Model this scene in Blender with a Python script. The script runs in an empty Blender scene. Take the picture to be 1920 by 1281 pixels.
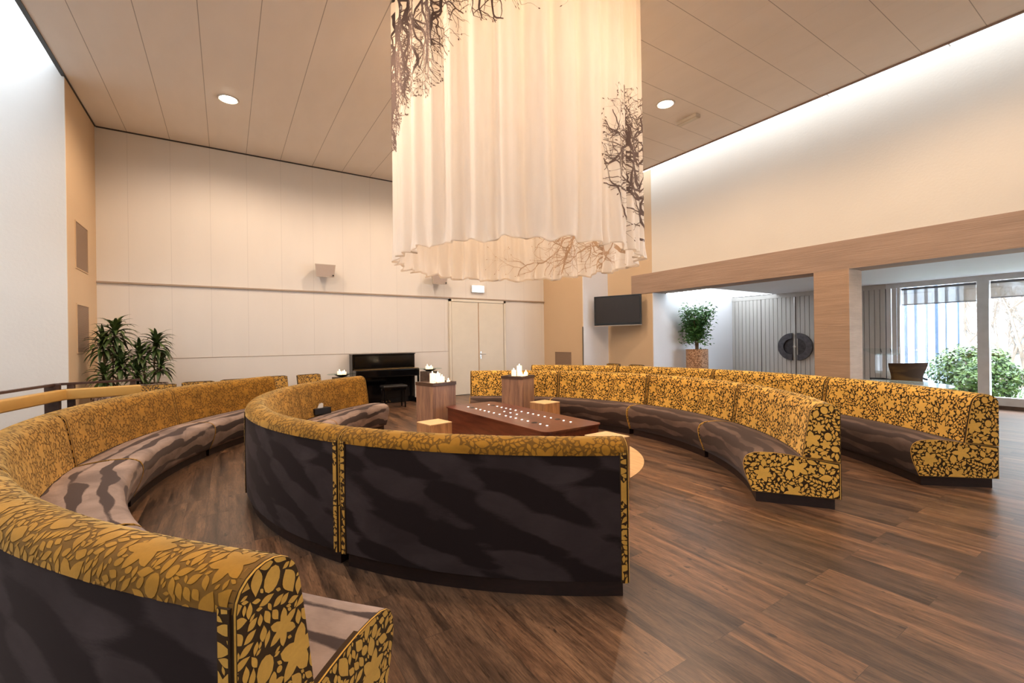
import bpy, bmesh, math, random
from math import sin, cos, pi, radians, atan2, hypot, sqrt
from mathutils import Vector, Matrix
random.seed(7)
C = bpy.context.scene.collection
SC = bpy.context.scene

# ------------------------------------------------------------------ camera
def cam_axes(yaw, pitch, roll):
    f = Vector((sin(yaw), cos(yaw), 0)); r = Vector((cos(yaw), -sin(yaw), 0)); u = Vector((0, 0, 1))
    f2 = f*cos(pitch)+u*sin(pitch); u2 = -f*sin(pitch)+u*cos(pitch)
    r3 = r*cos(roll)+u2*sin(roll); u3 = -r*sin(roll)+u2*cos(roll)
    return r3, u3, f2
cr, cu, cf = cam_axes(radians(32.80), radians(-0.083), radians(-0.746))
cam = bpy.data.cameras.new('camera'); camo = bpy.data.objects.new('camera', cam); C.objects.link(camo)
camo.matrix_world = Matrix(((cr.x, cu.x, -cf.x, 0), (cr.y, cu.y, -cf.y, 0), (cr.z, cu.z, -cf.z, 1.4), (0, 0, 0, 1)))
cam.sensor_width = 36; cam.lens = 831.1/1920*36; cam.clip_start = 0.05; cam.clip_end = 200
SC.camera = camo

# ------------------------------------------------------------------ world, lights, exposure
SC.view_settings.view_transform = 'Standard'; SC.view_settings.look = 'None'
SC.view_settings.gamma = 1; SC.view_settings.use_curve_mapping = False
SC.view_settings.exposure = 0.0
W = bpy.data.worlds.new('sky'); SC.world = W; W.use_nodes = True
bg = W.node_tree.nodes['Background']; bg.inputs[0].default_value = (0.74, 0.86, 1.0, 1); bg.inputs[1].default_value = 19.0

CEIL = 5.267
LAMPS = [(0.07, 8.27), (3.10, 8.30), (6.12, 8.27), (0.07, 4.74), (6.12, 4.74), (0.07, 1.20), (3.10, 1.20), (6.25, 1.35), (3.05, 4.60)]
LPOW = [200, 172, 190, 300, 190, 180, 150, 250, 480]
WARM = (1.0, 0.74, 0.53)
def add_light(kind, name, loc, power, color, rot=(0, 0, 0), **kw):
    l = bpy.data.lights.new(name, kind); l.energy = power; l.color = color
    for k, v in kw.items(): setattr(l, k, v)
    o = bpy.data.objects.new(name, l); o.location = loc; o.rotation_euler = rot; C.objects.link(o); return o
for i_, ((x, y), pw) in enumerate(zip(LAMPS, LPOW)):
    add_light('SPOT', 'downlight_beam', (x, y, CEIL-0.06), pw, WARM, spot_size=radians(166 if i_ < 8 else 60), spot_blend=0.5, shadow_soft_size=0.03)
for i in range(5):
    a = i*2*pi/5+.3
    add_light('POINT', 'drape_bulb_light', (3.0+0.85*cos(a), 4.6+0.85*sin(a), 4.75), 14, (1.0, 0.58, 0.28), shadow_soft_size=0.06)
SKY_R, SKY_L, SKY_A = 4.0, 1.9, 4.0     # radiance of the daylight panels in the roof slots

# ------------------------------------------------------------------ helpers
def lin(r, g, b):
    f = lambda c: (c/255/12.92) if c/255 <= .04045 else ((c/255+.055)/1.055)**2.4
    return (f(r), f(g), f(b), 1)
class NT:
    def __init__(s, name):
        s.m = bpy.data.materials.new(name); s.m.use_nodes = True; s.t = s.m.node_tree
        s.b = s.t.nodes['Principled BSDF']; s.out = s.t.nodes['Material Output']
    def n(s, typ, **kw):
        x = s.t.nodes.new('ShaderNode'+typ)
        for k, v in kw.items():
            if k.startswith('i_'):
                key = k[2:]; key = int(key) if key.isdigit() else key.replace('_', ' ')
                x.inputs[key].default_value = v
            else: setattr(x, k, v)
        return x
    def l(s, a, b): s.t.links.new(a, b)
    def math(s, op, a, b=None, c=None):
        x = s.n('Math', operation=op)
        for i, v in enumerate((a, b, c)):
            if v is None: continue
            if isinstance(v, (int, float)): x.inputs[i].default_value = v
            else: s.l(v, x.inputs[i])
        return x.outputs[0]
    def mix(s, fac, a, b, mode='MIX'):
        x = s.n('Mix', data_type='RGBA', blend_type=mode)
        for i, v in ((0, fac), (6, a), (7, b)):
            if isinstance(v, (int, float)): x.inputs[i].default_value = v
            elif isinstance(v, tuple): x.inputs[i].default_value = v
            else: s.l(v, x.inputs[i])
        return x.outputs[2]
    def ramp(s, fac, stops):
        x = s.n('ValToRGB'); e = x.color_ramp.elements
        e[0].position, e[0].color = stops[0]; e[1].position, e[1].color = stops[-1]
        for p, c in stops[1:-1]: k = e.new(p); k.color = c
        s.l(fac, x.inputs[0]); return x.outputs[0]
    def noise(s, vec, scale, detail=3, rough=.5, dist=0):
        x = s.n('TexNoise', i_Scale=scale, i_Detail=detail, i_Roughness=rough, i_Distortion=dist)
        if vec is not None: s.l(vec, x.inputs['Vector'])
        return x.outputs[0]
    def mapping(s, vec, scale=(1, 1, 1), rot=(0, 0, 0), loc=(0, 0, 0)):
        x = s.n('Mapping'); x.inputs['Scale'].default_value = scale; x.inputs['Rotation'].default_value = rot
        x.inputs['Location'].default_value = loc; s.l(vec, x.inputs[0]); return x.outputs[0]
    def coord(s, which='Object'): return s.n('TexCoord').outputs[which]
    def bump(s, h, strength=.3, dist=.01):
        x = s.n('Bump', i_Strength=strength, i_Distance=dist); s.l(h, x.inputs['Height']); s.l(x.outputs[0], s.b.inputs['Normal'])
    def set(s, **kw):
        for k, v in kw.items():
            k = k.replace('_', ' ')
            if isinstance(v, (int, float, tuple)): s.b.inputs[k].default_value = v
            else: s.l(v, s.b.inputs[k])
        return s
def flat(name, col, rough=.5, metal=0, vary=.06, scale=6, **kw):
    t = NT(name); n = t.noise(t.coord(), scale, 3)
    c1 = tuple(min(1, c*(1-vary)) for c in col[:3])+(1,); c2 = tuple(min(1, c*(1+vary)) for c in col[:3])+(1,)
    t.set(Base_Color=t.ramp(n, [(.3, c1), (.7, c2)]), Roughness=rough, Metallic=metal, **kw); return t.m
def emis(name, col, strength):
    t = NT(name); t.set(Base_Color=(0, 0, 0, 1), Roughness=1.0, Emission_Color=col, Emission_Strength=strength); t.b.inputs['Specular IOR Level'].default_value = 0
    return t.m

def tag(o, label=None, cat=None, group=None, kind=None):
    if label: o['label'] = label
    if cat: o['category'] = cat
    if group: o['group'] = group
    if kind: o['kind'] = kind
    return o
def empty(name, loc=(0, 0, 0), rz=0):
    o = bpy.data.objects.new(name, None); o.location = loc; o.rotation_euler = (0, 0, rz); o.empty_display_size = .1; C.objects.link(o); return o
class MB:
    def __init__(s): s.v = []; s.f = []; s.mi = []; s.uv = {}; s.nm = None
    def add(s, vs, fs, mi=0, uvs=None):
        k = len(s.v); s.v += [tuple(p) for p in vs]
        for f in fs: s.f.append(tuple(i+k for i in f)); s.mi.append(mi)
        if uvs:
            for i, q in enumerate(uvs): s.uv[k+i] = q
    def box(s, x0, x1, y0, y1, z0, z1, mi=0, M=None):
        vs = [Vector((x, y, z)) for x in (x0, x1) for y in (y0, y1) for z in (z0, z1)]
        if M: vs = [M @ v for v in vs]
        s.add(vs, [(0, 1, 3, 2), (4, 6, 7, 5), (0, 4, 5, 1), (2, 3, 7, 6), (0, 2, 6, 4), (1, 5, 7, 3)], mi)
    def rbox(s, x0, x1, y0, y1, z0, z1, b=.01, seg=2, mi=0, M=None):
        bm = bmesh.new(); bmesh.ops.create_cube(bm, size=1)
        for v in bm.verts: v.co = Vector(((x0+x1)/2+v.co.x*(x1-x0), (y0+y1)/2+v.co.y*(y1-y0), (z0+z1)/2+v.co.z*(z1-z0)))
        bmesh.ops.bevel(bm, geom=bm.edges[:], offset=b, segments=seg, profile=.5, affect='EDGES')
        s.bm(bm, mi, M)
    def bm(s, bm, mi=0, M=None):
        bm.verts.index_update()
        s.add([(M @ v.co) if M else v.co.copy() for v in bm.verts], [[v.index for v in f.verts] for f in bm.faces], mi); bm.free()
    def lathe(s, prof, n=32, c=(0, 0, 0), mi=0, M=None):
        vs = []; fs = []; m = len(prof)
        for i in range(n):
            a = 2*pi*i/n
            for r, z in prof: vs.append(Vector((c[0]+r*cos(a), c[1]+r*sin(a), c[2]+z)))
        if M: vs = [M @ v for v in vs]
        for i in range(n):
            j = (i+1) % n
            for k in range(m-1): fs.append((i*m+k, j*m+k, j*m+k+1, i*m+k+1))
        if prof[0][0] > 1e-4: fs.append(tuple(i*m for i in reversed(range(n))))
        if prof[-1][0] > 1e-4: fs.append(tuple(i*m+m-1 for i in range(n)))
        s.add(vs, fs, mi)
    def tube(s, pts, r, n=8, mi=0, cap=True):
        pts = [Vector(p) for p in pts]; rs = r if isinstance(r, (list, tuple)) else [r]*len(pts); vs = []; fs = []
        for i, p in enumerate(pts):
            t = (pts[min(i+1, len(pts)-1)]-pts[max(i-1, 0)]).normalized()
            a = t.cross(Vector((0, 0, 1)))
            if a.length < 1e-3: a = t.cross(Vector((1, 0, 0)))
            a.normalize(); b = t.cross(a)
            for k in range(n):
                w = 2*pi*k/n; vs.append(p+(a*cos(w)+b*sin(w))*rs[i])
        for i in range(len(pts)-1):
            for k in range(n):
                q = (k+1) % n; fs.append((i*n+k, i*n+q, (i+1)*n+q, (i+1)*n+k))
        if cap: fs.append(tuple(range(n))); fs.append(tuple((len(pts)-1)*n+k for k in reversed(range(n))))
        s.add(vs, fs, mi)
    def prism(s, poly, z0, z1, mi=0, M=None):
        n = len(poly); vs = [Vector((x, y, z0)) for x, y in poly]+[Vector((x, y, z1)) for x, y in poly]
        if M: vs = [M @ v for v in vs]
        s.add(vs, [tuple(reversed(range(n))), tuple(range(n, 2*n))]+[(i, (i+1) % n, n+(i+1) % n, n+i) for i in range(n)], mi)
    def build(s, name, mats, parent=None, smooth=False, fix=False):
        if s.nm:      # every face wound to agree with its smooth normal
            for i, f in enumerate(s.f):
                a = Vector((0, 0, 0)); q = [Vector(s.v[k]) for k in f]
                for j in range(1, len(q)-1): a += (q[j]-q[0]).cross(q[j+1]-q[0])
                if a.dot(s.nm[f[0]]) < 0: s.f[i] = tuple(reversed(f))
        me = bpy.data.meshes.new(name); me.from_pydata(s.v, [], s.f)
        mats = mats if isinstance(mats, (list, tuple)) else [mats]
        for m in mats: me.materials.append(m)
        me.polygons.foreach_set('material_index', s.mi)
        if s.uv:
            ul = me.uv_layers.new(name='UVMap'); li = [0]*len(me.loops); me.loops.foreach_get('vertex_index', li)
            buf = []
            for i in li: q = s.uv.get(i, (0, 0)); buf += [q[0], q[1]]
            ul.data.foreach_set('uv', buf)
        if smooth: me.polygons.foreach_set('use_smooth', [True]*len(me.polygons))
        if fix:
            bm = bmesh.new(); bm.from_mesh(me); bmesh.ops.recalc_face_normals(bm, faces=bm.faces); bm.to_mesh(me); bm.free()
        if s.nm: me.normals_split_custom_set_from_vertices(s.nm)
        o = bpy.data.objects.new(name, me); C.objects.link(o)
        if parent: o.parent = parent
        if smooth == 'auto':
            me.polygons.foreach_set('use_smooth', [True]*len(me.polygons))
            bm = bmesh.new(); bm.from_mesh(me)
            for e in bm.edges:
                if len(e.link_faces) == 2 and e.calc_face_angle(0) > radians(35): e.smooth = False
            bm.to_mesh(me); bm.free()
        return o
def struct(o, label=None): o['kind'] = 'structure'; return o
def copy_tree(o, parent=None):
    c = o.copy(); C.objects.link(c)
    if parent: c.parent = parent
    for ch in [k for k in C.objects if k.parent == o]: copy_tree(ch, c)
    return c

# ------------------------------------------------------------------ materials
def panel_wall(name, col, x0, pitch, zlo, axis='X', dark=.86):
    t = NT(name); co = t.coord(); sep = t.n('SeparateXYZ'); t.l(co, sep.inputs[0])
    x = t.math('DIVIDE', t.math('SUBTRACT', sep.outputs[axis], x0), pitch)
    fr = t.math('ABSOLUTE', t.math('SUBTRACT', t.math('FRACT', t.math('ADD', x, .5)), .5))
    line = t.math('LESS_THAN', fr, .0045/pitch)
    line = t.math('MULTIPLY', line, t.math('GREATER_THAN', sep.outputs['Z'], zlo))
    n = t.noise(t.mapping(co, (1, 1, .25)), 3, 3)
    c = t.ramp(n, [(.3, tuple(k*.97 for k in col[:3])+(1,)), (.7, col)])
    c = t.mix(line, c, tuple(k*dark for k in col[:3])+(1,))
    t.set(Base_Color=c, Roughness=.62); t.bump(t.math('MULTIPLY', line, -1), .3, .004)
    return t.m
M_back = panel_wall('cream_wall_panels', (.76, .72, .665, 1), -1.467, .617, 1.16)
def plaster(name, col, rough=.8, bs=.15, sc=30, vary=.03):
    t = NT(name); co = t.coord(); n = t.noise(co, 1.2, 4); n2 = t.noise(co, sc, 5)
    t.set(Base_Color=t.ramp(n, [(.3, tuple(k*(1-vary) for k in col[:3])+(1,)), (.7, col)]), Roughness=rough); t.bump(n2, bs, .01); return t.m
M_tan = plaster('tan_plaster', (.64, .47, .30, 1))
M_upper = plaster('pale_beige_plaster', (.74, .69, .61, 1))
M_white = plaster('white_plaster', (.77, .74, .69, 1))
M_cool = plaster('cool_white_plaster', (.78, .79, .82, 1))
M_dark = flat('dark_metal', (.02, .018, .017), .4, .5)
M_black = flat('black_plastic', (.012, .012, .013), .35)
M_line = flat('dark_shadow_gap', (.05, .042, .04), .8)
def combed(name, col, ax):
    t = NT(name); co = t.coord()
    s = (1, 1, 26) if ax == 'col' else (1, .7, 22)
    n = t.noise(t.mapping(co, s), 2.6, 4, .6, .4); n2 = t.noise(t.mapping(co, (1, .5, 5)), 2.2, 3)
    c = t.ramp(n2, [(.3, tuple(k*.84 for k in col[:3])+(1,)), (.7, tuple(k*1.06 for k in col[:3])+(1,))])
    c = t.mix(.25, c, t.ramp(n, [(.3, tuple(k*.72 for k in col[:3])+(1,)), (.7, tuple(min(1, k*1.2) for k in col[:3])+(1,))]))
    t.set(Base_Color=c, Roughness=.75); t.bump(n, .55, .012); return t.m
M_beam = combed('combed_brown_plaster', (.40, .275, .20, 1), 'beam')
M_col = combed('ribbed_tan_plaster', (.45, .295, .195, 1), 'col')

def floor_mat():
    t = NT('dark_wood_plank_floor'); co = t.coord()
    m = t.mapping(co, (1, 1, 1), (0, 0, radians(-90)))
    br = t.n('TexBrick', offset=.37, offset_frequency=3, i_Scale=1.0, i_Mortar_Size=.0011, i_Mortar_Smooth=.1, i_Bias=0.0, i_Brick_Width=1.22, i_Row_Height=.152)
    br.inputs['Color1'].default_value = (0, 0, 0, 1); br.inputs['Color2'].default_value = (1, 1, 1, 1); br.inputs['Mortar'].default_value = (.5, .5, .5, 1)
    t.l(m, br.inputs[0])
    rnd = t.n('SeparateColor'); t.l(br.outputs[0], rnd.inputs[0]); r = rnd.outputs[0]
    off = t.n('CombineXYZ'); t.l(t.math('MULTIPLY', r, 37), off.inputs[0]); t.l(t.math('MULTIPLY', r, 17), off.inputs[1])
    va = t.n('VectorMath', operation='ADD'); t.l(co, va.inputs[0]); t.l(off.outputs[0], va.inputs[1])
    v = va.outputs[0]
    g1 = t.noise(t.mapping(v, (34, 3.4, 1)), 2.2, 6, .68, .5)
    g2 = t.noise(t.mapping(v, (6.5, .7, 1)), 1.6, 4, .6, .7)
    g3 = t.noise(t.mapping(v, (110, 8, 1)), 2.0, 3, .7)
    kn = t.noise(t.mapping(v, (12, 6, 1)), 1.3, 3, .55)
    base = t.ramp(g2, [(.30, (.052, .032, .021, 1)), (.43, (.115, .068, .042, 1)), (.55, (.180, .107, .064, 1)), (.70, (.265, .158, .092, 1))])
    c = t.mix(.75, base, t.ramp(g1, [(.32, (.22, .19, .18, 1)), (.46, (.85, .82, .80, 1)), (.66, (1.36, 1.28, 1.22, 1))]), 'MULTIPLY')
    c = t.mix(.5, c, t.ramp(g3, [(.35, (.45, .42, .40, 1)), (.6, (1.2, 1.18, 1.16, 1))]), 'MULTIPLY')
    c = t.mix(1.0, c, t.ramp(r, [(0, (.62, .64, .70, 1)), (.5, (.95, .93, .92, 1)), (1, (1.35, 1.22, 1.10, 1))]), 'MULTIPLY')
    c = t.mix(t.ramp(kn, [(.66, (0, 0, 0, 1)), (.72, (.85, .85, .85, 1))]), c, (.028, .018, .013, 1))
    c = t.mix(t.math('MULTIPLY', br.outputs[1], .7), c, (.03, .02, .015, 1))
    t.set(Base_Color=c, Roughness=t.math('ADD', t.math('MULTIPLY', g1, .18), .24), Specular_IOR_Level=.5)
    t.bump(t.math('ADD', t.math('MULTIPLY', g1, .5), t.math('MULTIPLY', br.outputs[1], -1)), .22, .004)
    return t.m
M_floor = floor_mat()
def ceil_mat():
    t = NT('taupe_ceiling_panels'); co = t.coord(); sep = t.n('SeparateXYZ'); t.l(co, sep.inputs[0])
    def ln(ax, o, p, w):
        x = t.math('DIVIDE', t.math('SUBTRACT', sep.outputs[ax], o), p)
        return t.math('LESS_THAN', t.math('ABSOLUTE', t.math('SUBTRACT', t.math('FRACT', t.math('ADD', x, .5)), .5)), w/p)
    a = t.math('MULTIPLY', ln('X', -1.467, .617, .0045), t.math('LESS_THAN', sep.outputs['X'], 3.5))
    b = t.math('MULTIPLY', ln('Y', 1.42, .617, .004), t.math('GREATER_THAN', sep.outputs['X'], 3.5))
    a2 = t.math('MULTIPLY', ln('X', -1.467, .617, .002), .22)
    l_ = t.math('MAXIMUM', t.math('MAXIMUM', a, b), a2)
    n = t.noise(t.mapping(co, (3, 1, 1)), 1.5, 3)
    c = t.ramp(n, [(.3, (.90, .84, .77, 1)), (.7, (.93, .87, .80, 1))])
    c = t.mix(t.math('MULTIPLY', l_, .62), c, (.20, .16, .13, 1))
    t.set(Base_Color=c, Roughness=.55); t.bump(t.math('MULTIPLY', l_, -1), .3, .003); return t.m
M_ceil = ceil_mat()
def wood(name, c1, c2, c3, ax=(14, 14, 1.2), rough=.4, sc=2.0, dist=1.2):
    t = NT(name); co = t.coord(); n = t.noise(t.mapping(co, ax), sc, 5, .6, dist); n2 = t.noise(t.mapping(co, tuple(a*5 for a in ax)), sc, 3)
    c = t.ramp(n, [(.3, c1), (.5, c2), (.7, c3)]); c = t.mix(.25, c, t.ramp(n2, [(.35, (.6, .6, .6, 1)), (.65, (1.15, 1.15, 1.15, 1))]), 'MULTIPLY')
    t.set(Base_Color=c, Roughness=rough); t.bump(n2, .08, .003); return t.m
M_ped = wood('grey_brown_walnut', lin(128, 98, 84), lin(158, 122, 100), lin(182, 142, 112), (9, 9, .9), .42)
M_cube = wood('light_brown_oak', lin(140, 100, 66), lin(172, 128, 88), lin(196, 150, 106), (9, 9, .9), .45)
M_pale = wood('pale_oak_top', lin(214, 176, 126), lin(226, 190, 140), lin(236, 204, 158), (2, 12, 2), .4)
M_disc = wood('pale_oak_floor_inlay', lin(206, 166, 118), lin(222, 184, 134), lin(232, 198, 150), (8, .8, 2), .38)
M_table = wood('dark_mahogany', lin(78, 38, 26), lin(98, 50, 34), lin(116, 62, 42), (10, 1.0, 10), .28, 2.0, .6)
M_plinth = wood('dark_plinth_wood', lin(30, 16, 13), lin(40, 22, 17), lin(50, 28, 22), (3, 3, 10), .5)
M_darkwood = wood('dark_stained_wood', lin(66, 48, 38), lin(84, 62, 48), lin(98, 74, 58), (3, 3, 10), .4)
M_rail = wood('brown_rail_wood', lin(58, 38, 32), lin(70, 48, 40), lin(82, 58, 48), (6, 6, 6), .35)

def velvet(name, dark, light, thr=.5, sharp=.05, stripes=1.0, sheen=.25, pitch=.19, slant=0.0):
    t = NT(name); uv = t.coord('UV')
    sp = t.n('SeparateXYZ'); t.l(uv, sp.inputs[0])
    w1 = t.noise(t.mapping(uv, (.8, 1.2, 1)), 1.6, 2, .5, .3); w2 = t.noise(t.mapping(uv, (.9, 3.4, 1), loc=(7, 2, 0)), 1.5, 2.5, .5, .35)
    big = t.noise(t.mapping(uv, (1.1, 1.6, 1), loc=(3, 5, 0)), 1.5, 4, .6, .8)
    fine = t.noise(t.mapping(uv, (14, 60, 1)), 2, 3, .7)
    v_ = t.math('ADD', sp.outputs[1], t.math('ADD', t.math('MULTIPLY', sp.outputs[0], slant), t.math('MULTIPLY', w1, .30)))
    band = t.math('MULTIPLY', t.math('SINE', t.math('MULTIPLY', v_, 6.2832/pitch)), .25*stripes)
    k = t.math('ADD', band, t.math('ADD', .5, t.math('MULTIPLY', t.math('SUBTRACT', w2, .5), 1.7)))
    k = t.math('ADD', k, t.math('MULTIPLY', t.math('SUBTRACT', fine, .5), .12))
    f = t.ramp(k, [(thr-sharp, (0, 0, 0, 1)), (thr+sharp, (1, 1, 1, 1))])
    mid = tuple(a*.62+b*.38 for a, b in zip(dark, light))
    f2 = t.ramp(big, [(.35, (0, 0, 0, 1)), (.65, (1, 1, 1, 1))])
    c = t.mix(f, dark, t.mix(f2, mid, light)); c = t.mix(.25, c, t.ramp(fine, [(.3, (.8, .8, .8, 1)), (.7, (1.15, 1.15, 1.15, 1))]), 'MULTIPLY')
    t.set(Base_Color=c, Roughness=.85, Sheen_Weight=sheen, Sheen_Roughness=.4, Specular_IOR_Level=.15)
    t.b.inputs['Sheen Tint'].default_value = (.85, .7, .66, 1)
    return t.m
V_seatL = velvet('mauve_brown_velvet_seat', (.058, .040, .036, 1), (.42, .31, .255, 1), .42, .045, 1.3, .25, .17)
V_seatR = velvet('brown_velvet_seat', (.048, .030, .024, 1), (.160, .104, .080, 1), .60, .05, 1.2, .2, .15)
V_rear = velvet('dark_aubergine_velvet', (.018, .011, .011, 1), (.058, .042, .042, 1), .52, .06, .9, .12, .30, .55)

def pile(name, col, vary, rough=.8, sheen=.5, tint=(1, .8, .45, 1)):
    t = NT(name); uv = t.coord('UV'); n = t.noise(t.mapping(uv, (40, 40, 1)), 2, 3, .7); b = t.noise(t.mapping(uv, (2, 5, 1)), 2, 3)
    c = t.mix(t.ramp(b, [(.3, (0, 0, 0, 1)), (.7, (1, 1, 1, 1))]), tuple(k*(1-vary) for k in col[:3])+(1,), tuple(min(1, k*(1+vary)) for k in col[:3])+(1,))
    c = t.mix(.3, c, t.ramp(n, [(.3, (.75, .75, .75, 1)), (.7, (1.15, 1.15, 1.15, 1))]), 'MULTIPLY')
    t.set(Base_Color=c, Roughness=rough, Sheen_Weight=sheen, Sheen_Roughness=.45, Specular_IOR_Level=.1)
    t.b.inputs['Sheen Tint'].default_value = tint; t.bump(n, .25, .002); return t.m
G_leaf = pile('gold_velvet_leaf', (.88, .50, .100, 1), .10)
G_leafL = pile('gold_velvet_leaf_nap_shade', (.36, .165, .018, 1), .28, .8, .8, (1, .72, .30, 1))  # same gold fabric, darker copy for left rows: nap shade put into the colour
G_leafM = pile('mid_gold_velvet_leaf', (.62, .335, .060, 1), .10)
G_base = pile('dark_brown_ground_weave', (.050, .027, .013, 1), .1, .8, .1)
G_baseL = pile('ground_weave_nap_tone', (.17, .080, .014, 1), .2, .8, .3)  # same ground weave, golder copy: the left rows' nap look put into the colour
G_baseT = pile('taupe_ground_weave', (.17, .115, .055, 1), .15, .8, .3)

# ------------------------------------------------------------------ room shell
XL, XR, X2, YB, YC = -1.90, 7.882, 8.773, 10.473, 8.78
T = .25
ROOF = 5.9
def sbox(name, x0, x1, y0, y1, z0, z1, m):
    b = MB(); b.box(x0, x1, y0, y1, z0, z1); return struct(b.build(name, m))
fl = MB(); fl.box(-7.5, 12.3, -8, 11.0, -.12, 0); struct(fl.build('floor', M_floor))
sbox('wall_back', XL-T, XR+T, YB, YB+T, 0, ROOF, M_back)
sbox('wall_left_return', XL-T, XL, YC+.0, YB, 0, ROOF, M_tan)
sbox('wall_left_back', -7.2, XL, YC-.03, YC, 0, 6.0, M_white)
sbox('wall_left', -7.45, -7.2, -8, YC, 0, 6.0, M_white)
sbox('wall_right_return', XR, XR+T, YC, YB, 0, ROOF, M_tan)
sbox('wall_right_recess', XR, X2, YC-.03, YC, 0, 5.55, M_cool)
sbox('wall_right_side', X2, X2+.5, 7.25, YC, 0, 5.55, M_tan)
sbox('wall_right_upper', X2, X2+.5, -8, 7.25, 3.02, 5.55, M_upper)
sbox('trim_1', X2-.015, X2+.5, -8, 7.90, 2.535, 3.02, M_beam)     # the combed beam over the openings
sbox('wall_right_pier', X2-.015, X2+.5, 3.17, 3.70, 0, 2.535, M_col)
sbox('wall_rear', -7.45, 12.6, -8.25, -8, 0, 6.0, M_white)
sbox('ceiling', XL+.02, 8.045, -8, YB, CEIL, CEIL+.22, M_ceil)
sbox('trim_2', 8.045, 8.075, -8, YB, CEIL-.02, CEIL+.35, flat('grey_brown_edge_strip', lin(150, 128, 115), .6))
sbox('trim_3', XL-.03, XL+.02, -8, YB, CEIL-.015, CEIL+.33, M_black)
sbox('trim_4', XL+.02, 8.045, YB-.012, YB, CEIL-.022, CEIL, M_line)
# skylight panels over the slots
def skylight(name, x0, x1, y0, y1, z, m, n):
    b = MB(); b.box(x0, x1, y0, y1, z, z+.05)
    o = struct(b.build(name, m)); f = MB()
    for i in range(n):
        y = y0+(y1-y0)*(i+.5)/n; f.box(x0, x1, y-.008, y+.008, z-.012, z)
    f.build('glazing_bar', M_white_met, o); return o
M_white_met = flat('white_coated_metal', (.72, .73, .74), .4)
skylight('window_1', 8.075, X2+.5, -8, YC, 5.56, emis('daylight_glazing', (.86, .93, 1.0, 1), SKY_R), 11)
skylight('window_2', -7.2, XL-.03, -8, YC, 6.01, emis('daylight_glazing_left', (.86, .93, 1.0, 1), SKY_L), 8)
# back wall trims, skirting, doors
M_grey = flat('grey_trim', lin(168, 148, 128), .5)
sbox('trim_5', XL, XR, YB-.035, YB, 2.515, 2.545, M_grey)
sbox('trim_6', XL, 4.80, YB-.006, YB, 1.150, 1.158, M_grey)
M_door = flat('cream_door_leaf', (.74, .68, .56), .45, 0, .02)
M_frame = flat('cream_door_frame', (.76, .70, .58), .45, 0, .02)
M_steel = flat('brushed_steel', (.6, .58, .55), .3, .9)
d = MB()
for x0, x1 in ((4.815, 4.875), (6.46, 6.52)): d.box(x0, x1, YB-.05, YB-.002, 0, 2.50)
d.box(4.815, 6.52, YB-.05, YB-.002, 2.44, 2.50)
do = struct(d.build('door_1', M_frame))
for x0, x1 in ((4.885, 5.66), (5.675, 6.45)):
    m = MB(); m.rbox(x0, x1, YB-.04, YB-.004, .012, 2.43, .004, 1); lf = m.build('door_leaf', M_door, do)
    g = MB()
    if x0 > 5: g.box(x0-.012, x0, YB-.044, YB-.02, .012, 2.43); g.build('meeting_strip', flat('tan_strip', lin(190, 150, 105), .5), lf)
h = MB(); h.rbox(5.70, 5.74, YB-.052, YB-.04, .93, 1.13, .004, 1); h.tube([(5.72, YB-.05, 1.06), (5.72, YB-.10, 1.06), (5.85, YB-.10, 1.06)], .011)
h.build('door_handle', M_steel, do)
gz = MB(); gz.box(4.875, 6.46, YB-.03, YB-.003, 0, .012); gz.build('threshold', M_line, do)

# wall grilles (recessed vents)
def grille_mat():
    t = NT('perforated_grille'); w = t.n('TexWave', wave_type='BANDS', bands_direction='Z', i_Scale=26, i_Distortion=0); t.l(t.coord(), w.inputs[0])
    t.set(Base_Color=t.ramp(w.outputs[0], [(.3, lin(128, 104, 86)), (.7, lin(160, 134, 112))]), Roughness=.6); t.bump(w.outputs[0], .5, .01); return t.m
M_grille = grille_mat()
def grille(x, s, y0, y1, z0, z1, label):
    e = empty('wall_vent', (x, (y0+y1)/2, z0)); tag(e, label, 'vent')
    g = MB(); cx_ = 0; hy = (y1-y0)/2; H_ = z1-z0
    g.box(min(0, s*.004), max(0, s*.004), -hy, hy, 0, H_); g.build('vent_mesh', M_grille, e)
    f = MB()
    for a in ((-hy-.015, -hy, -.015, H_+.015), (hy, hy+.015, -.015, H_+.015), (-hy, hy, -.015, 0), (-hy, hy, H_, H_+.015)):
        f.box(min(0, s*.010), max(0, s*.010), a[0], a[1], a[2], a[3])
    f.build('vent_frame', M_tan, e)
grille(XL, 1, 9.19, 9.88, 2.60, 3.30, 'upper of two square grilles on the tan wall strip at far left')
grille(XL, 1, 9.21, 9.88, 1.31, 2.04, 'lower of two square grilles on the tan wall strip behind the tall dracaena')
grille(XR, -1, 9.25, 9.96, .42, 1.07, 'low square grille on the tan wall strip right of the double door')
sb = MB(); sb.tube([(XR-.02, YC-.012, .1), (XR-.02, YC-.012, 1.75)], .010); tag(sb.build('black_pole', M_black), 'thin black upright rod at the outer corner of the tan strip right of the door', 'rod')

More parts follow.
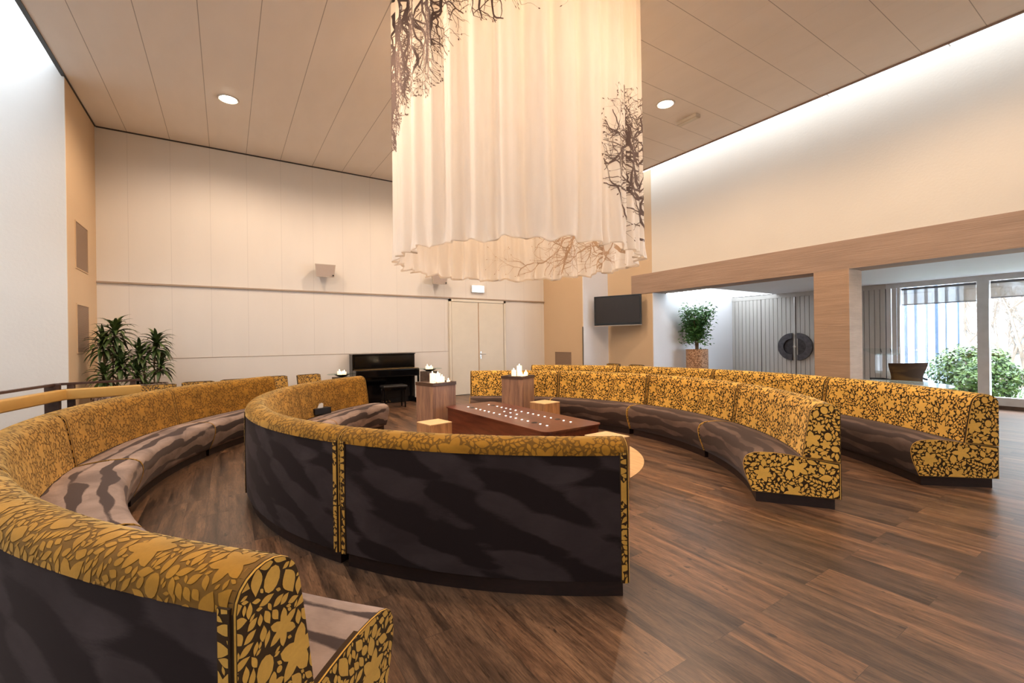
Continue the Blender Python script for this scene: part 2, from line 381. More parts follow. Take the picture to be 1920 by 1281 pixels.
# ------------------------------------------------------------------ alcove and garden room on the right
XW = 12.17; ZA = 2.535
sbox('wall_alcove_side', X2+.004, XW+.3, 7.23, 7.25, 0, 2.534, M_cool)
al = MB(); al.box(X2+.5, XW, -8, 5.98, ZA, ZA+.2); al.box(X2+.5, XW, 5.98, 6.02, ZA, ZA+.25); struct(al.build('ceiling_side_room', plaster('side_room_ceiling_paint', (.80, .82, .86, 1), .6, .05)))
skylight('window_3', X2+.5, XW, 6.02, 7.25, ZA+.02, emis('daylight_glazing_alcove', (.86, .93, 1.0, 1), SKY_A), 5)
def board_mat(name, col):
    t = NT(name); n = t.noise(t.mapping(t.coord(), (4, 4, .5)), 3, 3)
    t.set(Base_Color=t.ramp(n, [(.3, tuple(k*.93 for k in col[:3])+(1,)), (.7, col)]), Roughness=.5); return t.m
M_board = board_mat('greige_boards', (.50, .475, .44, 1))
M_board2 = board_mat('light_grey_boards', (.62, .61, .60, 1))
def boards(b, y0, y1, z0, z1, x, w=.105):
    n = max(1, round((y1-y0)/w)); w = (y1-y0)/n
    for i in range(n): b.rbox(x-.022, x, y0+i*w+.004, y0+(i+1)*w-.004, z0, z1, .004, 1)
wb = MB(); wb.box(XW, XW+.12, 3.72, 7.25, 0, 2.9); struct(wb.build('wall_boarded', M_line))
bb = MB(); boards(bb, 6.42, 7.25, 0, 2.43, XW, .1); bb.box(XW-.03, XW, 3.72, 7.25, 2.43, ZA); boards(bb, 3.73, 4.70, 0, 2.43, XW, .1)
struct(bb.build('trim_7', M_board))
for (y0, y1, hy) in ((5.57, 6.41, 5.60), (4.71, 5.55, 5.52)):
    b = MB(); boards(b, y0, y1, .01, 2.43, XW, .1)
    dd = struct(b.build('door_2' if y0 > 5 else 'door_3', M_board))
    s = 1 if y0 > 5 else -1; g = MB(); arc = [radians(-90+180*i/24) for i in range(25)]
    ro, ri = .345, .205; y_c = hy
    outer = [(y_c+s*(.02+ro*cos(a)), 1.16+ro*sin(a)) for a in arc]; inner = [(y_c+s*(.02+ri*cos(a)), 1.16+ri*sin(a)) for a in reversed(arc)]
    def ext(poly, x0, x1):
        n = len(poly); vs = [(x0, p[0], p[1]) for p in poly]+[(x1, p[0], p[1]) for p in poly]
        g.add(vs, [tuple(range(n)), tuple(range(2*n-1, n-1, -1))]+[(i, n+i, n+(i+1) % n, (i+1) % n) for i in range(n)])
    n = 25
    vs = [(x, p[0], p[1]) for x in (XW-.085, XW-.025) for p in outer+list(reversed(inner))]
    fs = []
    for i in range(24):
        o0, o1, i0, i1 = i, i+1, 25+i, 26+i
        fs += [(o0, o1, i1, i0), (50+o0, 50+i0, 50+i1, 50+o1), (o0, 50+o0, 50+o1, o1), (i0, i1, 50+i1, 50+i0)]
    fs += [(0, 25, 75, 50), (24, 74, 99, 49)]
    g.add(vs, fs); hd = g.build('door_handle', flat('bronze_grey_metal', (.10, .10, .115), .38, .6, .25, 14), dd, fix=True)
    g = MB(); ext([(y_c+s*(.02+ri*cos(a)), 1.16+ri*sin(a)) for a in arc], XW-.04, XW-.024); g.build('handle_plate', flat('dark_bronze_plate', (.055, .05, .055), .45, .5, .3, 20), hd, fix=True)
lk = MB(); lk.tube([(XW-.05, 5.56, .02), (XW-.05, 5.56, 2.42)], .012); lk.lathe([(0, 0), (.035, .005), (.035, .035), (0, .04)], 14, M=Matrix.Translation((XW-.1, 5.56, 1.16)) @ Matrix.Rotation(pi/2, 4, 'Y'))
tag(lk.build('lock_rod', M_steel), 'long steel locking rod between the round handles of the boarded double door', 'lock')
# white wall box in the alcove
wbx = MB(); wbx.rbox(9.93, 10.08, 7.15, 7.23, 1.28, 1.85, .01, 2); tag(wbx.build('wall_box', M_white_met), 'slim white box on the alcove wall behind the ficus', 'box')

# window wall
M_wframe = flat('grey_white_window_frame', (.60, .60, .59), .45)
def glass_mat(name, tint=(1, 1, 1, 1), mixv=.06):
    t = NT(name); tr = t.n('BsdfTransparent'); tr.inputs[0].default_value = tint
    gl = t.n('BsdfGlossy'); gl.inputs['Roughness'].default_value = .02
    mx = t.n('MixShader'); mx.inputs[0].default_value = mixv; t.l(tr.outputs[0], mx.inputs[1]); t.l(gl.outputs[0], mx.inputs[2]); t.l(mx.outputs[0], t.out.inputs[0]); return t.m
M_glass = glass_mat('clear_glass')
sbox('baseboard_right', XW-.03, XW+.1, -8, 3.70, 0, .07, M_darkwood)
wf = MB()
wf.box(XW-.02, XW+.10, -8, 3.72, 2.43, ZA+.15); wf.box(XW-.02, XW+.10, -8, 3.52, .07, .22)
for y0, y1 in ((3.48, 3.53), (2.16, 2.32), (-.2, -.04), (-3.2, -3.04)): wf.box(XW-.03, XW+.11, y0, y1, .07, 2.44)
win = struct(wf.build('window_4', M_wframe))
gp = MB(); gp.box(XW+.03, XW+.04, -8, 3.5, .2, 2.45); gp.build('window_pane', M_glass, win)
cp = MB(); boards(cp, 3.535, 3.72, .02, 2.43, XW-.0, .09); struct(cp.build('trim_8', M_board2))
for n_, (y0, y1, zb) in enumerate(((2.34, 3.47, 2.06), (-.03, 2.15, 2.10))):
    b = MB(); bt = NT('translucent_roller_blind'); co = bt.coord()
    bt.set(Base_Color=bt.ramp(bt.noise(co, 3, 3), [(.3, (.40, .37, .33, 1)), (.7, (.50, .47, .42, 1))]), Roughness=.9, Alpha=.62)
    b.box(XW+.05, XW+.053, y0, y1, zb, 2.40); r = MB()
    e = empty('roller_blind', (0, 0, 0)); tag(e, ('roller blind pulled a little down in the left window bay' if n_ == 0 else 'roller blind pulled a little down in the right window bay'), 'blind')
    e.location = (XW+.05, y0, zb)
    ob = b.build('blind_cloth', bt.m, e); ob.location = (-(XW+.05), -y0, -zb)
    r.tube([(XW+.052, y0, zb), (XW+.052, y1, zb)], .012); r.tube([(XW+.065, y0, 2.395), (XW+.065, y1, 2.395)], .025)
    ob = r.build('blind_bar', flat('grey_blind_bar', (.12, .13, .16), .5), e); ob.location = (-(XW+.05), -y0, -zb)
hn = MB(); hn.rbox(XW-.055, XW-.03, 3.49, 3.52, 1.02, 1.16, .004, 1); hn.build('window_handle', M_steel, win)

# ------------------------------------------------------------------ outside
M_lawn = None
t = NT('grass_ground'); n = t.noise(t.coord(), 8, 5); t.set(Base_Color=t.ramp(n, [(.3, (.14, .16, .12, 1)), (.7, (.27, .29, .25, 1))]), Roughness=.9); t.bump(n, .6, .05)
g = MB(); g.box(XW+.32, 30, -10, 14, -.25, -.10); struct(g.build('ground', t.m))
t = NT('white_painted_brick'); br = t.n('TexBrick', i_Scale=1, i_Brick_Width=.42, i_Row_Height=.14, i_Mortar_Size=.006)
br.inputs[1].default_value = (.80, .80, .80, 1); br.inputs[2].default_value = (.76, .76, .77, 1); br.inputs[3].default_value = (.60, .61, .64, 1)
t.l(t.mapping(t.coord(), rot=(radians(90), 0, radians(90))), br.inputs[0])
sp = t.n('SeparateXYZ'); t.l(t.coord(), sp.inputs[0]); cb = t.n('CombineXYZ'); t.l(sp.outputs[1], cb.inputs[0]); t.l(sp.outputs[2], cb.inputs[1]); t.l(cb.outputs[0], br.inputs[0])
t.set(Base_Color=br.outputs[0], Roughness=.8)
g = MB(); g.box(18.6, 18.9, -10, 4.05, -.3, 5.5); tag(g.build('garden_wall', t.m), 'white painted brick garden wall behind the bushes at right', 'wall')
# glazed building wing with blue-grey posts
bw = empty('glazed_building_wing', (18.0, 4.1, -.2)); tag(bw, 'outbuilding with blue grey steel posts and tall panes seen through the left window bay', 'building')
M_post = flat('blue_grey_steel', (.03, .07, .14), .5)
def loc(b, name, m): o = b.build(name, m, bw); o.location = (-18.0, -4.1, .2); return o
A = Vector((18.5, 4.0, 0)); B = Vector((15.0, 7.6, 0)); dv = B-A; nn = 19
ang = atan2(dv.y, dv.x); L = dv.length
MW = Matrix.Translation(A) @ Matrix.Rotation(ang, 4, 'Z')
t = NT('pale_glazing'); n = t.noise(t.mapping(t.coord(), (1, 1, .3)), 2.5, 3); t.set(Base_Color=t.ramp(n, [(.35, (.45, .52, .60, 1)), (.65, (.80, .84, .88, 1))]), Roughness=.15)
b = MB(); b.box(0, L, .06, .10, .55, 4.2, M=MW); loc(b, 'glazing', t.m)
b = MB(); b.box(0, L, .02, .3, -.2, .55, M=MW); loc(b, 'base_wall', flat('blue_grey_brick_base', (.34, .42, .52), .7))
b = MB(); b.box(0, L, 0, .35, 4.2, 4.5, M=MW); loc(b, 'roof_edge', M_white_met)
for i in range(nn+1):
    b = MB(); x = L*i/nn; b.box(x-.045, x+.045, -.04, .1, .55, 4.2, M=MW); loc(b, 'post', M_post)
b = MB(); b.box(0, L, -.03, .1, .52, .60, M=MW); loc(b, 'sill', M_white_met)
# bushes
def leafmat(name, c1, c2, tr=.25):
    t = NT(name); n = t.noise(t.coord(), 7, 2); t.set(Base_Color=t.ramp(n, [(.35, c1), (.65, c2)]), Roughness=.45)
    return t.m
M_bush = leafmat('bush_leaf', (.020, .050, .008, 1), (.11, .175, .030, 1)); M_twig = flat('brown_bark', (.13, .09, .06), .8)
def rand_leaf(b, p, s, nrm, rng, w=.5):
    a = nrm.cross(Vector((rng.uniform(-1, 1), rng.uniform(-1, 1), rng.uniform(-1, 1))))
    if a.length < 1e-3: return
    a.normalize(); c = nrm.cross(a).normalized()
    b.add([p, p+a*s*.5+c*s*w*.5+nrm*s*.08, p+a*s, p+a*s*.5-c*s*w*.5+nrm*s*.08], [(0, 1, 2), (0, 2, 3)])
def bush(x, y, rx, rz, n, label, seed):
    rng = random.Random(seed); e = empty('garden_bush', (x, y, -.12)); tag(e, label, 'bush', 'bushes outside the window')
    b = MB()
    for i in range(n):
        v = Vector((rng.gauss(0, 1), rng.gauss(0, 1), rng.gauss(0, 1))).normalized(); r = 1-abs(rng.gauss(0, .13))
        lump = 1+.12*sin(5*v.x+seed)+.10*cos(6*v.y+v.z*4)
        p = Vector((v.x*rx*r*lump, v.y*rx*r*lump, rz*.55+v.z*rz*.55*r*lump))
        if p.z < .03: continue
        nv = (v+Vector((rng.uniform(-.7, .7), rng.uniform(-.7, .7), rng.uniform(-.2, .9)))).normalized()
        rand_leaf(b, p, rng.uniform(.06, .11), nv, rng, .55)
    b.build('foliage', M_bush, e); b = MB()
    for i in range(9):
        a = rng.uniform(0, 2*pi); b.tube([(0, 0, 0), (rx*.3*cos(a), rx*.3*sin(a), rz*.4), (rx*.7*cos(a), rx*.7*sin(a), rz*.8)], [.03, .02, .008], 6)
    b.build('stem', M_twig, e)
bush(14.5, 2.80, .70, 1.13, 5200, 'rounded green bush outside, left one by the white window mullion', 3)
bush(14.9, 1.28, .62, 0.95, 4200, 'broad green bush outside, seen in the right window bay', 5)
rng = random.Random(9); b = MB()
for i in range(5200):
    x = rng.uniform(12.5, 17.8); y = rng.uniform(-1.5, 4.5); h_ = rng.uniform(.03, .10); a = rng.uniform(0, pi)
    b.add([(x-.012*cos(a), y-.012*sin(a), -.1), (x+.012*cos(a), y+.012*sin(a), -.1), (x+rng.uniform(-.04, .04), y+rng.uniform(-.04, .04), -.1+h_)], [(0, 1, 2)])
tag(b.build('grass', leafmat('grass_blade', (.06, .12, .03, 1), (.20, .28, .10, 1))), 'short grass on the ground outside the window', 'grass', kind='stuff')
# bare climber on the white wall
rng = random.Random(21); b = MB()
def climb(p, d, l, r, dep):
    pts = [p]; rs = [r]
    for i in range(5):
        d = (d+Vector((0, rng.uniform(-.45, .45), rng.uniform(-.2, .35)))).normalized(); p = p+d*l/5; p.y = min(p.y, 3.8); p.x = 18.6-.03-rng.uniform(0, .03); pts.append(p.copy()); rs.append(r*(1-.13*(i+1)))
        if dep > 0 and rng.random() < .75: climb(p.copy(), (d+Vector((0, rng.choice((-1, 1))*rng.uniform(.5, 1.1), rng.uniform(-.1, .4)))).normalized(), l*rng.uniform(.5, .75), r*.55, dep-1)
    b.tube(pts, rs, 5)
for y_, dy, l_, r_ in ((2.75, .05, 2.9, .07), (3.05, .25, 2.6, .05), (2.5, -.1, 2.9, .06), (2.85, -.25, 2.5, .045), (2.95, .1, 3.2, .05)):
    climb(Vector((18.55, y_, -.2)), Vector((0, dy, 1)), l_, r_, 4)
tag(b.build('bare_climber', flat('grey_brown_vine', (.22, .17, .13), .8)), 'leafless climbing shrub spreading on the white garden wall', 'climbing plant')
# ------------------------------------------------------------------ woven leaf pattern: one metre repeat, packed once
import numpy as np
def leaf_tile(seed=4):
    rng = random.Random(seed); N = 600; occ = np.zeros((N, N), bool); out = []
    def raster(poly):
        P = np.array(poly)*N; x0, y0 = np.floor(P.min(0)).astype(int)-1; x1, y1 = np.ceil(P.max(0)).astype(int)+1
        X, Y = np.meshgrid(np.arange(x0, x1)+.5, np.arange(y0, y1)+.5); m = np.zeros(X.shape, bool)
        q = P[-1]
        for p in P:
            if p[1] != q[1]:
                cnd = ((p[1] > Y) != (q[1] > Y)); m ^= cnd & (X < (q[0]-p[0])*(Y-p[1])/(q[1]-p[1])+p[0])
            q = p
        ix = np.arange(x0, x1) % N; iy = np.arange(y0, y1) % N
        return m, np.ix_(iy, ix)
    def grow(poly, m):
        cx_ = sum(p[0] for p in poly)/len(poly); cy_ = sum(p[1] for p in poly)/len(poly)
        return [(p[0]+(p[0]-cx_)/max(1e-6, hypot(p[0]-cx_, p[1]-cy_))*m, p[1]+(p[1]-cy_)/max(1e-6, hypot(p[0]-cx_, p[1]-cy_))*m) for p in poly]
    def free(poly, m=.0012):
        k, ix = raster(grow(poly, m)); return not (occ[ix] & k).any()
    def put(poly):
        k, ix = raster(poly); o = occ[ix]; o |= k; occ[ix] = o; out.append(poly)
    def leaf(x, y, a, l, w, bend=0):
        pts = []
        n = 8
        for s in (1, -1):
            for i in range(n):
                t_ = i/n if s > 0 else 1-i/n
                ww = w*.5*(max(0, sin(pi*t_**.88))**1.15 if 0 < t_ < 1 else 0)
                px = l*t_; py = s*ww+bend*l*t_*t_
                pts.append((x+px*cos(a)-py*sin(a), y+px*sin(a)+py*cos(a)))
        return pts
    def flower(x, y, a, r, k, sharp=.75):
        n = k*6; pts = []
        for i in range(n):
            th = 2*pi*i/n; q = abs(((th*k/(2*pi)) % 1)-.5)*2
            rr = r*(.36+.64*(1-(1-q)**sharp)) if False else r*(.42+.58*(q**1.35))
            pts.append((x+rr*cos(th+a), y+rr*sin(th+a)))
        return pts
    def blob(x, y, a, r, e=1.0):
        return [(x+r*cos(t_)*cos(a)-r*e*sin(t_)*sin(a), y+r*cos(t_)*sin(a)+r*e*sin(t_)*cos(a)) for t_ in [2*pi*i/12 for i in range(12)]]
    U = rng.random
    def trytree(make, n, mg=.001):
        for _ in range(n):
            p = make()
            if free(p, mg): put(p)
    for r, n, kk in ((.080, 10, (5, 6, 7)), (.060, 26, (5, 6, 7)), (.040, 40, (5, 5, 6))):      # blossoms: petals meeting in one heart
        for _ in range(n):
            x, y, a0 = U(), U(), U()*6.3; k = rng.choice(kk); R_ = r*(.85+.3*U())
            if not free(blob(x, y, 0, R_*.8)): continue
            pet = []; lobe = rng.uniform(.42, .55)
            for i in range(k):
                c0 = a0+2*pi*i/k; h_ = pi/k; pp = [(x, y)]
                for t_ in (-1, -.62, -.32, 0, .32, .62, 1):
                    rr = R_*(lobe+(1-lobe)*(1-abs(t_)**1.1)); pp.append((x+rr*cos(c0+h_*t_), y+rr*sin(c0+h_*t_)))
                pet.append(pp)
            if all(free(q, .001) for q in pet):
                for q in pet: put(q)
    for _ in range(260):      # sprigs: paired leaflets on a curved stem
        x, y, a = U(), U(), U()*6.3; l = .038+.012*U(); grp = []
        for k in range(4):
            for s in (1, -1):
                grp.append(leaf(x+s*.003*-sin(a), y+s*.003*cos(a), a+s*.75, l*(1-.1*k), l*.42))
            x += .023*cos(a); y += .023*sin(a); a += .14
        grp.append(leaf(x, y, a, l*.8, l*.36))
        ok = [q for q in grp if free(q, .0012)]
        if len(ok) >= 7:
            for q in ok:
                if free(q, .0012): put(q)
    for l0, n in ((.078, 900), (.062, 2200), (.046, 3200), (.034, 4200), (.024, 5000)):
        for _ in range(n):
            x, y, a = U(), U(), U()*6.3; l = l0*(.9+.25*U())
            if occ[int(y*N) % N, int(x*N) % N]: continue
            p = leaf(x, y, a, l, l*(.40+.2*U()), 0) if U() < .9 else blob(x, y, a, l*.36, .8)
            if free(p): put(p)
    for _ in range(7000):
        x, y = U(), U()
        if occ[int(y*N) % N, int(x*N) % N]: continue
        p = leaf(x, y, U()*6.3, rng.uniform(.014, .020), .008)
        if free(p, .0006): put(p)
    return out
TILE = leaf_tile()
def clip_half(poly, nx, ny, c):          # keep nx*x+ny*y <= c
    r = []; n = len(poly)
    for i in range(n):
        p, q = poly[i], poly[(i+1) % n]; a = nx*p[0]+ny*p[1]-c; b = nx*q[0]+ny*q[1]-c
        if a <= 0: r.append(p)
        if (a < 0 < b) or (b < 0 < a): t_ = a/(a-b); r.append((p[0]+(q[0]-p[0])*t_, p[1]+(q[1]-p[1])*t_))
    return r
def clip_convex(poly, region):
    n = len(region)
    for i in range(n):
        (x0, y0), (x1, y1) = region[i], region[(i+1) % n]; nx, ny = (y1-y0), -(x1-x0)
        poly = clip_half(poly, nx, ny, nx*x0+ny*y0)
        if len(poly) < 3: return []
    return poly
def tiles_over(x0, x1, y0, y1, sc=1.0, ox=0., oy=0.):
    for P in TILE:
        px = [p[0] for p in P]; py = [p[1] for p in P]; a0, a1, b0, b1 = min(px), max(px), min(py), max(py)
        for i in range(int(math.floor((x0-ox)/sc-a1)), int(math.ceil((x1-ox)/sc-a0))+1):
            for j in range(int(math.floor((y0-oy)/sc-b1)), int(math.ceil((y1-oy)/sc-b0))+1):
                if (a1+i)*sc+ox < x0 or (a0+i)*sc+ox > x1 or (b1+j)*sc+oy < y0 or (b0+j)*sc+oy > y1: continue
                yield [((p[0]+i)*sc+ox, (p[1]+j)*sc+oy) for p in P]
def leaves_swept(b, fn, u0, u1, s_breaks, mi, sc=1.0, ox=0, oy=0):
    s0, s1 = s_breaks[0], s_breaks[-1]
    for P in tiles_over(u0, u1, s0, s1, sc, ox, oy):
        P = clip_half(clip_half(P, 1, 0, u1), -1, 0, -u0)
        if len(P) < 3: continue
        lo = min(p[1] for p in P); hi = max(p[1] for p in P)
        for a, c in zip(s_breaks[:-1], s_breaks[1:]):
            if c <= lo or a >= hi: continue
            Q = clip_half(clip_half(P, 0, 1, c), 0, -1, -a)
            if len(Q) >= 3: b.add([fn(*q) for q in Q], [tuple(range(len(Q)))], mi, Q)

# ------------------------------------------------------------------ curved sofas
P_BACK = [(0, .385), (0, .60), (0, .775), (.004, .80), (.015, .822), (.035, .840), (.06, .852), (.09, .857), (.12, .855), (.145, .847), (.168, .832), (.186, .812), (.199, .785), (.208, .75), (.222, .67), (.236, .58), (.248, .50), (.26, .412)]
P_SEAT = [(0, .09), (0, .378), (.26, .408), (.33, .419), (.40, .427), (.48, .432), (.55, .431), (.61, .424), (.65, .410), (.678, .388), (.693, .358), (.698, .32), (.692, .27), (.675, .21), (.652, .15), (.628, .09)]
def refine(P, k):
    out = []; n = len(P)
    for i in range(n-1):
        p0, p1, p2_, p3 = P[max(0, i-1)], P[i], P[i+1], P[min(n-1, i+2)]
        for j in range(k):
            t_ = j/k; out.append(tuple(.5*((2*b)+(-a+c)*t_+(2*a-5*b+4*c-d_)*t_**2+(-a+3*b-3*c+d_)*t_**3) for a, b, c, d_ in zip(p0, p1, p2_, p3)))
    return out+[P[-1]]
P_CAP = refine(P_BACK[2:12], 2)+P_BACK[12:]
def cumlen(P):
    s = [0]
    for a, b in zip(P[:-1], P[1:]): s.append(s[-1]+hypot(b[0]-a[0], b[1]-a[1]))
    return s
def make_sofa_parts(root, R, half, mats, up=1):
    leafm, basem, seatm, rearm, endleaf, endbase = mats
    Lh = R*half; ns = 28
    def pt(phi, d, z): return ((R-d)*cos(phi)-R, (R-d)*sin(phi), z)
    e_in = .008/R
    def sweep(b, P, h, mi=0, ns=ns, uoff=0):
        cs = cumlen(P); vs = []; uv = []; m = len(P)
        for i in range(ns+1):
            ph = -h+2*h*i/ns
            for k, (d, z) in enumerate(P): vs.append(pt(ph, d, z)); uv.append((R*ph+uoff, cs[k]))
        fs = [(i*m+k, i*m+k+1, (i+1)*m+k+1, (i+1)*m+k) for i in range(ns) for k in range(m-1)]
        b.add(vs, fs, mi, uv)
    # backrest: cap and front, with the raised leaves on it
    BP = P_CAP; cs = cumlen(BP)
    def fn(u, s, h=.0016):
        s = max(0, min(cs[-1]-1e-6, s)); k = max(i for i in range(len(cs)-1) if cs[i] <= s); t_ = (s-cs[k])/(cs[k+1]-cs[k])
        (d0, z0), (d1, z1) = BP[k], BP[k+1]; d = d0+(d1-d0)*t_; z = z0+(z1-z0)*t_; L_ = hypot(d1-d0, z1-z0)
        nd, nz = -(z1-z0)/L_, (d1-d0)/L_
        return pt(u/R, d+nd*h, z+nz*h)
    pn = []
    for i in range(len(BP)):
        (d0, z0), (d1, z1) = BP[max(0, i-1)], BP[min(len(BP)-1, i+1)]; L_ = hypot(d1-d0, z1-z0); pn.append((-(z1-z0)/L_, (d1-d0)/L_))
    def fnn(u, s):
        s = max(0, min(cs[-1]-1e-6, s)); k = max(i for i in range(len(cs)-1) if cs[i] <= s); t_ = (s-cs[k])/(cs[k+1]-cs[k])
        nd = pn[k][0]*(1-t_)+pn[k+1][0]*t_; nz = pn[k][1]*(1-t_)+pn[k+1][1]*t_; ph = u/R
        return Vector((-nd*cos(ph), -nd*sin(ph), nz)).normalized()
    b = MB(); sweep(b, BP, half-e_in, 0)
    # rounded side borders seen from behind
    leaves_swept(b, fn, -Lh+.024, Lh-.024, cs, 1, 1.15, .13, .07)
    b.nm = [fnn(*b.uv[i]) for i in range(len(b.v))]
    bk = b.build('backrest', [basem, leafm], root, smooth=True)
    # velvet rear panel, inset between two gold borders
    b = MB(); sweep(b, [(.004, .095), (-.001, .3), (-.001, .55), (.004, .786)], half-.045/R, 0, 24); b.build('rear_panel', rearm, root, smooth=True)
    # seat cushion block with underside
    b = MB(); sweep(b, P_SEAT[2:]+[(.02, .09)], half-e_in, 0); b.build('seat', seatm, root, smooth=True)
    # gold end panels (upper on the back, lower on the seat)
    for sgn in (-1, 1):
        for nm, P, cl in (('back_side_panel', P_BACK, None), ('seat_side_panel', P_SEAT, None)):
            b = MB(); n = len(P); ph0 = sgn*(half-.012/R)
            def at(d, z, off): # off metres outward along the end normal
                p = Vector(pt(ph0, d, z)); nv = Vector((-sin(ph0), cos(ph0), 0))*sgn; return p+nv*off
            cx_ = sum(p[0] for p in P)/n; cz_ = sum(p[1] for p in P)/n
            rings = [[(d, z) for d, z in P], [(d, z) for d, z in P], [(d+(cx_-d)*.012, z+(cz_-z)*.012) for d, z in P]]
            offs = (-.012, .007, .0115); vs = []; 
            for r_, o_ in zip(rings, offs): vs += [at(d, z, o_) for d, z in r_]
            fs = []
            for k in range(2):
                for i in range(n): j = (i+1) % n; fs.append((k*n+i, k*n+j, (k+1)*n+j, (k+1)*n+i))
            fs.append(tuple(2*n+i for i in range(n)))
            uv = [(d, z) for r_ in rings for d, z in r_]
            b.add(vs, fs[:n], 0, uv); b.add(vs, fs[n:2*n], 1, uv); b.add(vs, fs[-1:], 0, uv)
            # rear return border strip
            y0 = P[0][1]; y1 = .79 if nm[0] == 'b' else .378
            vs = [pt(ph0, -.006, y0), pt(ph0, -.006, y1), pt(ph0-sgn*.036/R, -.006, y1), pt(ph0-sgn*.036/R, -.006, y0), pt(ph0, .02, y0), pt(ph0, .02, y1), pt(ph0-sgn*.036/R, .02, y1), pt(ph0-sgn*.036/R, .02, y0)]
            b.add(vs, [(0, 1, 2, 3), (4, 7, 6, 5), (0, 4, 5, 1), (3, 2, 6, 7), (1, 5, 6, 2), (0, 3, 7, 4)], 0)
            reg = [(d+(cx_-d)*.024, z+(cz_-z)*.024) for d, z in P]
            area = sum(reg[i][0]*reg[(i+1) % n][1]-reg[(i+1) % n][0]*reg[i][1] for i in range(n))
            if area < 0: reg = reg[::-1]
            for Q in tiles_over(0, .72, .05, .88, 1.15, .31 if nm[0] == 'b' else .02, .2):
                Q = clip_convex(Q, reg)
                if len(Q) >= 3: b.add([at(q[0], q[1], .0130) for q in Q], [tuple(range(len(Q)))], 1, Q)
            for Q in tiles_over(0, .036, y0, y1, 1.15, .4*sgn, 0):     # leaves on the rear border
                Q = clip_convex(Q, [(.003, y0), (.033, y0), (.033, y1), (.003, y1)])
                if len(Q) >= 3: b.add([pt(ph0-sgn*q[0]/R, -.0075, q[1]) for q in Q], [tuple(range(len(Q)))], 1, Q)
            b.build(nm, [endbase, endleaf], root)
    # plinth and feet
    b = MB(); pr = [(.035, 0), (.035, .092), (.60, .092), (.60, 0)]; h = half-.03/R; vs = []; ns2 = 20
    for i in range(ns2+1):
        ph = -h+2*h*i/ns2; vs += [pt(ph, d, z) for d, z in pr]
    fs = [(i*4+k, i*4+(k+1) % 4, (i+1)*4+(k+1) % 4, (i+1)*4+k) for i in range(ns2) for k in range(4)]+[(3, 2, 1, 0), tuple(ns2*4+k for k in range(4))]
    b.add(vs, fs, 0); b.build('plinth', M_plinth, root)
MATS_R = (G_leaf, G_base, V_seatR, V_rear, G_leaf, G_base)
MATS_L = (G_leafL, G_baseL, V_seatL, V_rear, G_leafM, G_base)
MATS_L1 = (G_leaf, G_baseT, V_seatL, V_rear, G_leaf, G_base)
GS = 'curved sofa sections set in rings round the low table'
RINGS = [
 ('inner right', (2.158, 4.376), 3.432, [-40.7, -11.5, 17.7, 46.6], 14.34, MATS_R, [
   'curved sofa nearest to us in the inner right row, gold leafy end panel facing us',
   'curved sofa in the inner right row, second from the near end, beyond the mahogany table',
   'curved sofa in the inner right row, tissue box at the left end of its seat',
   'curved sofa at the far left end of the inner right row, behind a candle pedestal']),
 ('outer right', (2.17, 4.528), 5.12, [-32.75, -10.5, 11.75, 34.0], 10.98, MATS_R, [
   'curved sofa nearest to us in the outer right row, beside the bright window floor',
   'curved sofa in the outer right row, backed by the tan pier between the openings',
   'curved sofa in the outer right row, seen in front of the potted ficus',
   'curved sofa at the far left end of the outer right row, below the television']),
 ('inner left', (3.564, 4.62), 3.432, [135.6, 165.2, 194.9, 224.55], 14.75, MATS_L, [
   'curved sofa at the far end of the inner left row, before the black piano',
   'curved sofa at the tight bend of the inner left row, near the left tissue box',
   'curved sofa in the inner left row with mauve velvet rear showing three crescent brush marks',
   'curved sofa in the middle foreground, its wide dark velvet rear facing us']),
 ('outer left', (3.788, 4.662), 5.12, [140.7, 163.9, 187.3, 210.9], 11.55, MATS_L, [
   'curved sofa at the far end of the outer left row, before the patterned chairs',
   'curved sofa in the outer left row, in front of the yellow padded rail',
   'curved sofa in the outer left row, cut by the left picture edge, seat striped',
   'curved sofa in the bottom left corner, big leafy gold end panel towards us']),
]
for nm, c, R, mids, half, mats, labels in RINGS:
    proto = None
    for m_, lab in zip(mids, labels):
        a = radians(m_); lc = (c[0]+R*cos(a), c[1]+R*sin(a), 0)
        if proto is None:
            proto = empty('curved_sofa', lc, a); make_sofa_parts(proto, R, radians(half), mats); o = proto
        else:
            o = copy_tree(proto); o.location = lc; o.rotation_euler = (0, 0, a)
        tag(o, lab, 'sofa', GS)

# ------------------------------------------------------------------ centre: floor inlay, table, pedestals, cubes
b = MB(); b.lathe([(0, 0.0005), (1.565, .0005), (1.565, .004), (0, .004)], 96); o = b.build('wood_disc', M_disc); o.location = (2.96, 4.62, 0)
struct(o); o.name = 'trim_9'
TC = Vector((2.975, 4.60, 0)); TR = radians(1.6)
e = empty('low_table', TC, TR); tag(e, 'long low mahogany table with rounded corners and star shaped lights in its top', 'table')
def rrect(hx, hy, r, n=6):
    p = []
    for cx_, cy_, a0 in ((hx-r, hy-r, 0), (-hx+r, hy-r, 90), (-hx+r, -hy+r, 180), (hx-r, -hy+r, 270)):
        for i in range(n+1): a = radians(a0+90*i/n); p.append((cx_+r*cos(a), cy_+r*sin(a)))
    return p
b = MB(); b.prism(rrect(.40, 1.13, .09), .485, .50); b.build('table_top', M_table, e)
b = MB(); b.prism(rrect(.385, 1.115, .085), 0, .485); b.build('table_body', M_table, e)
M_star = emis('star_light', (1.0, .93, .82, 1), 5)
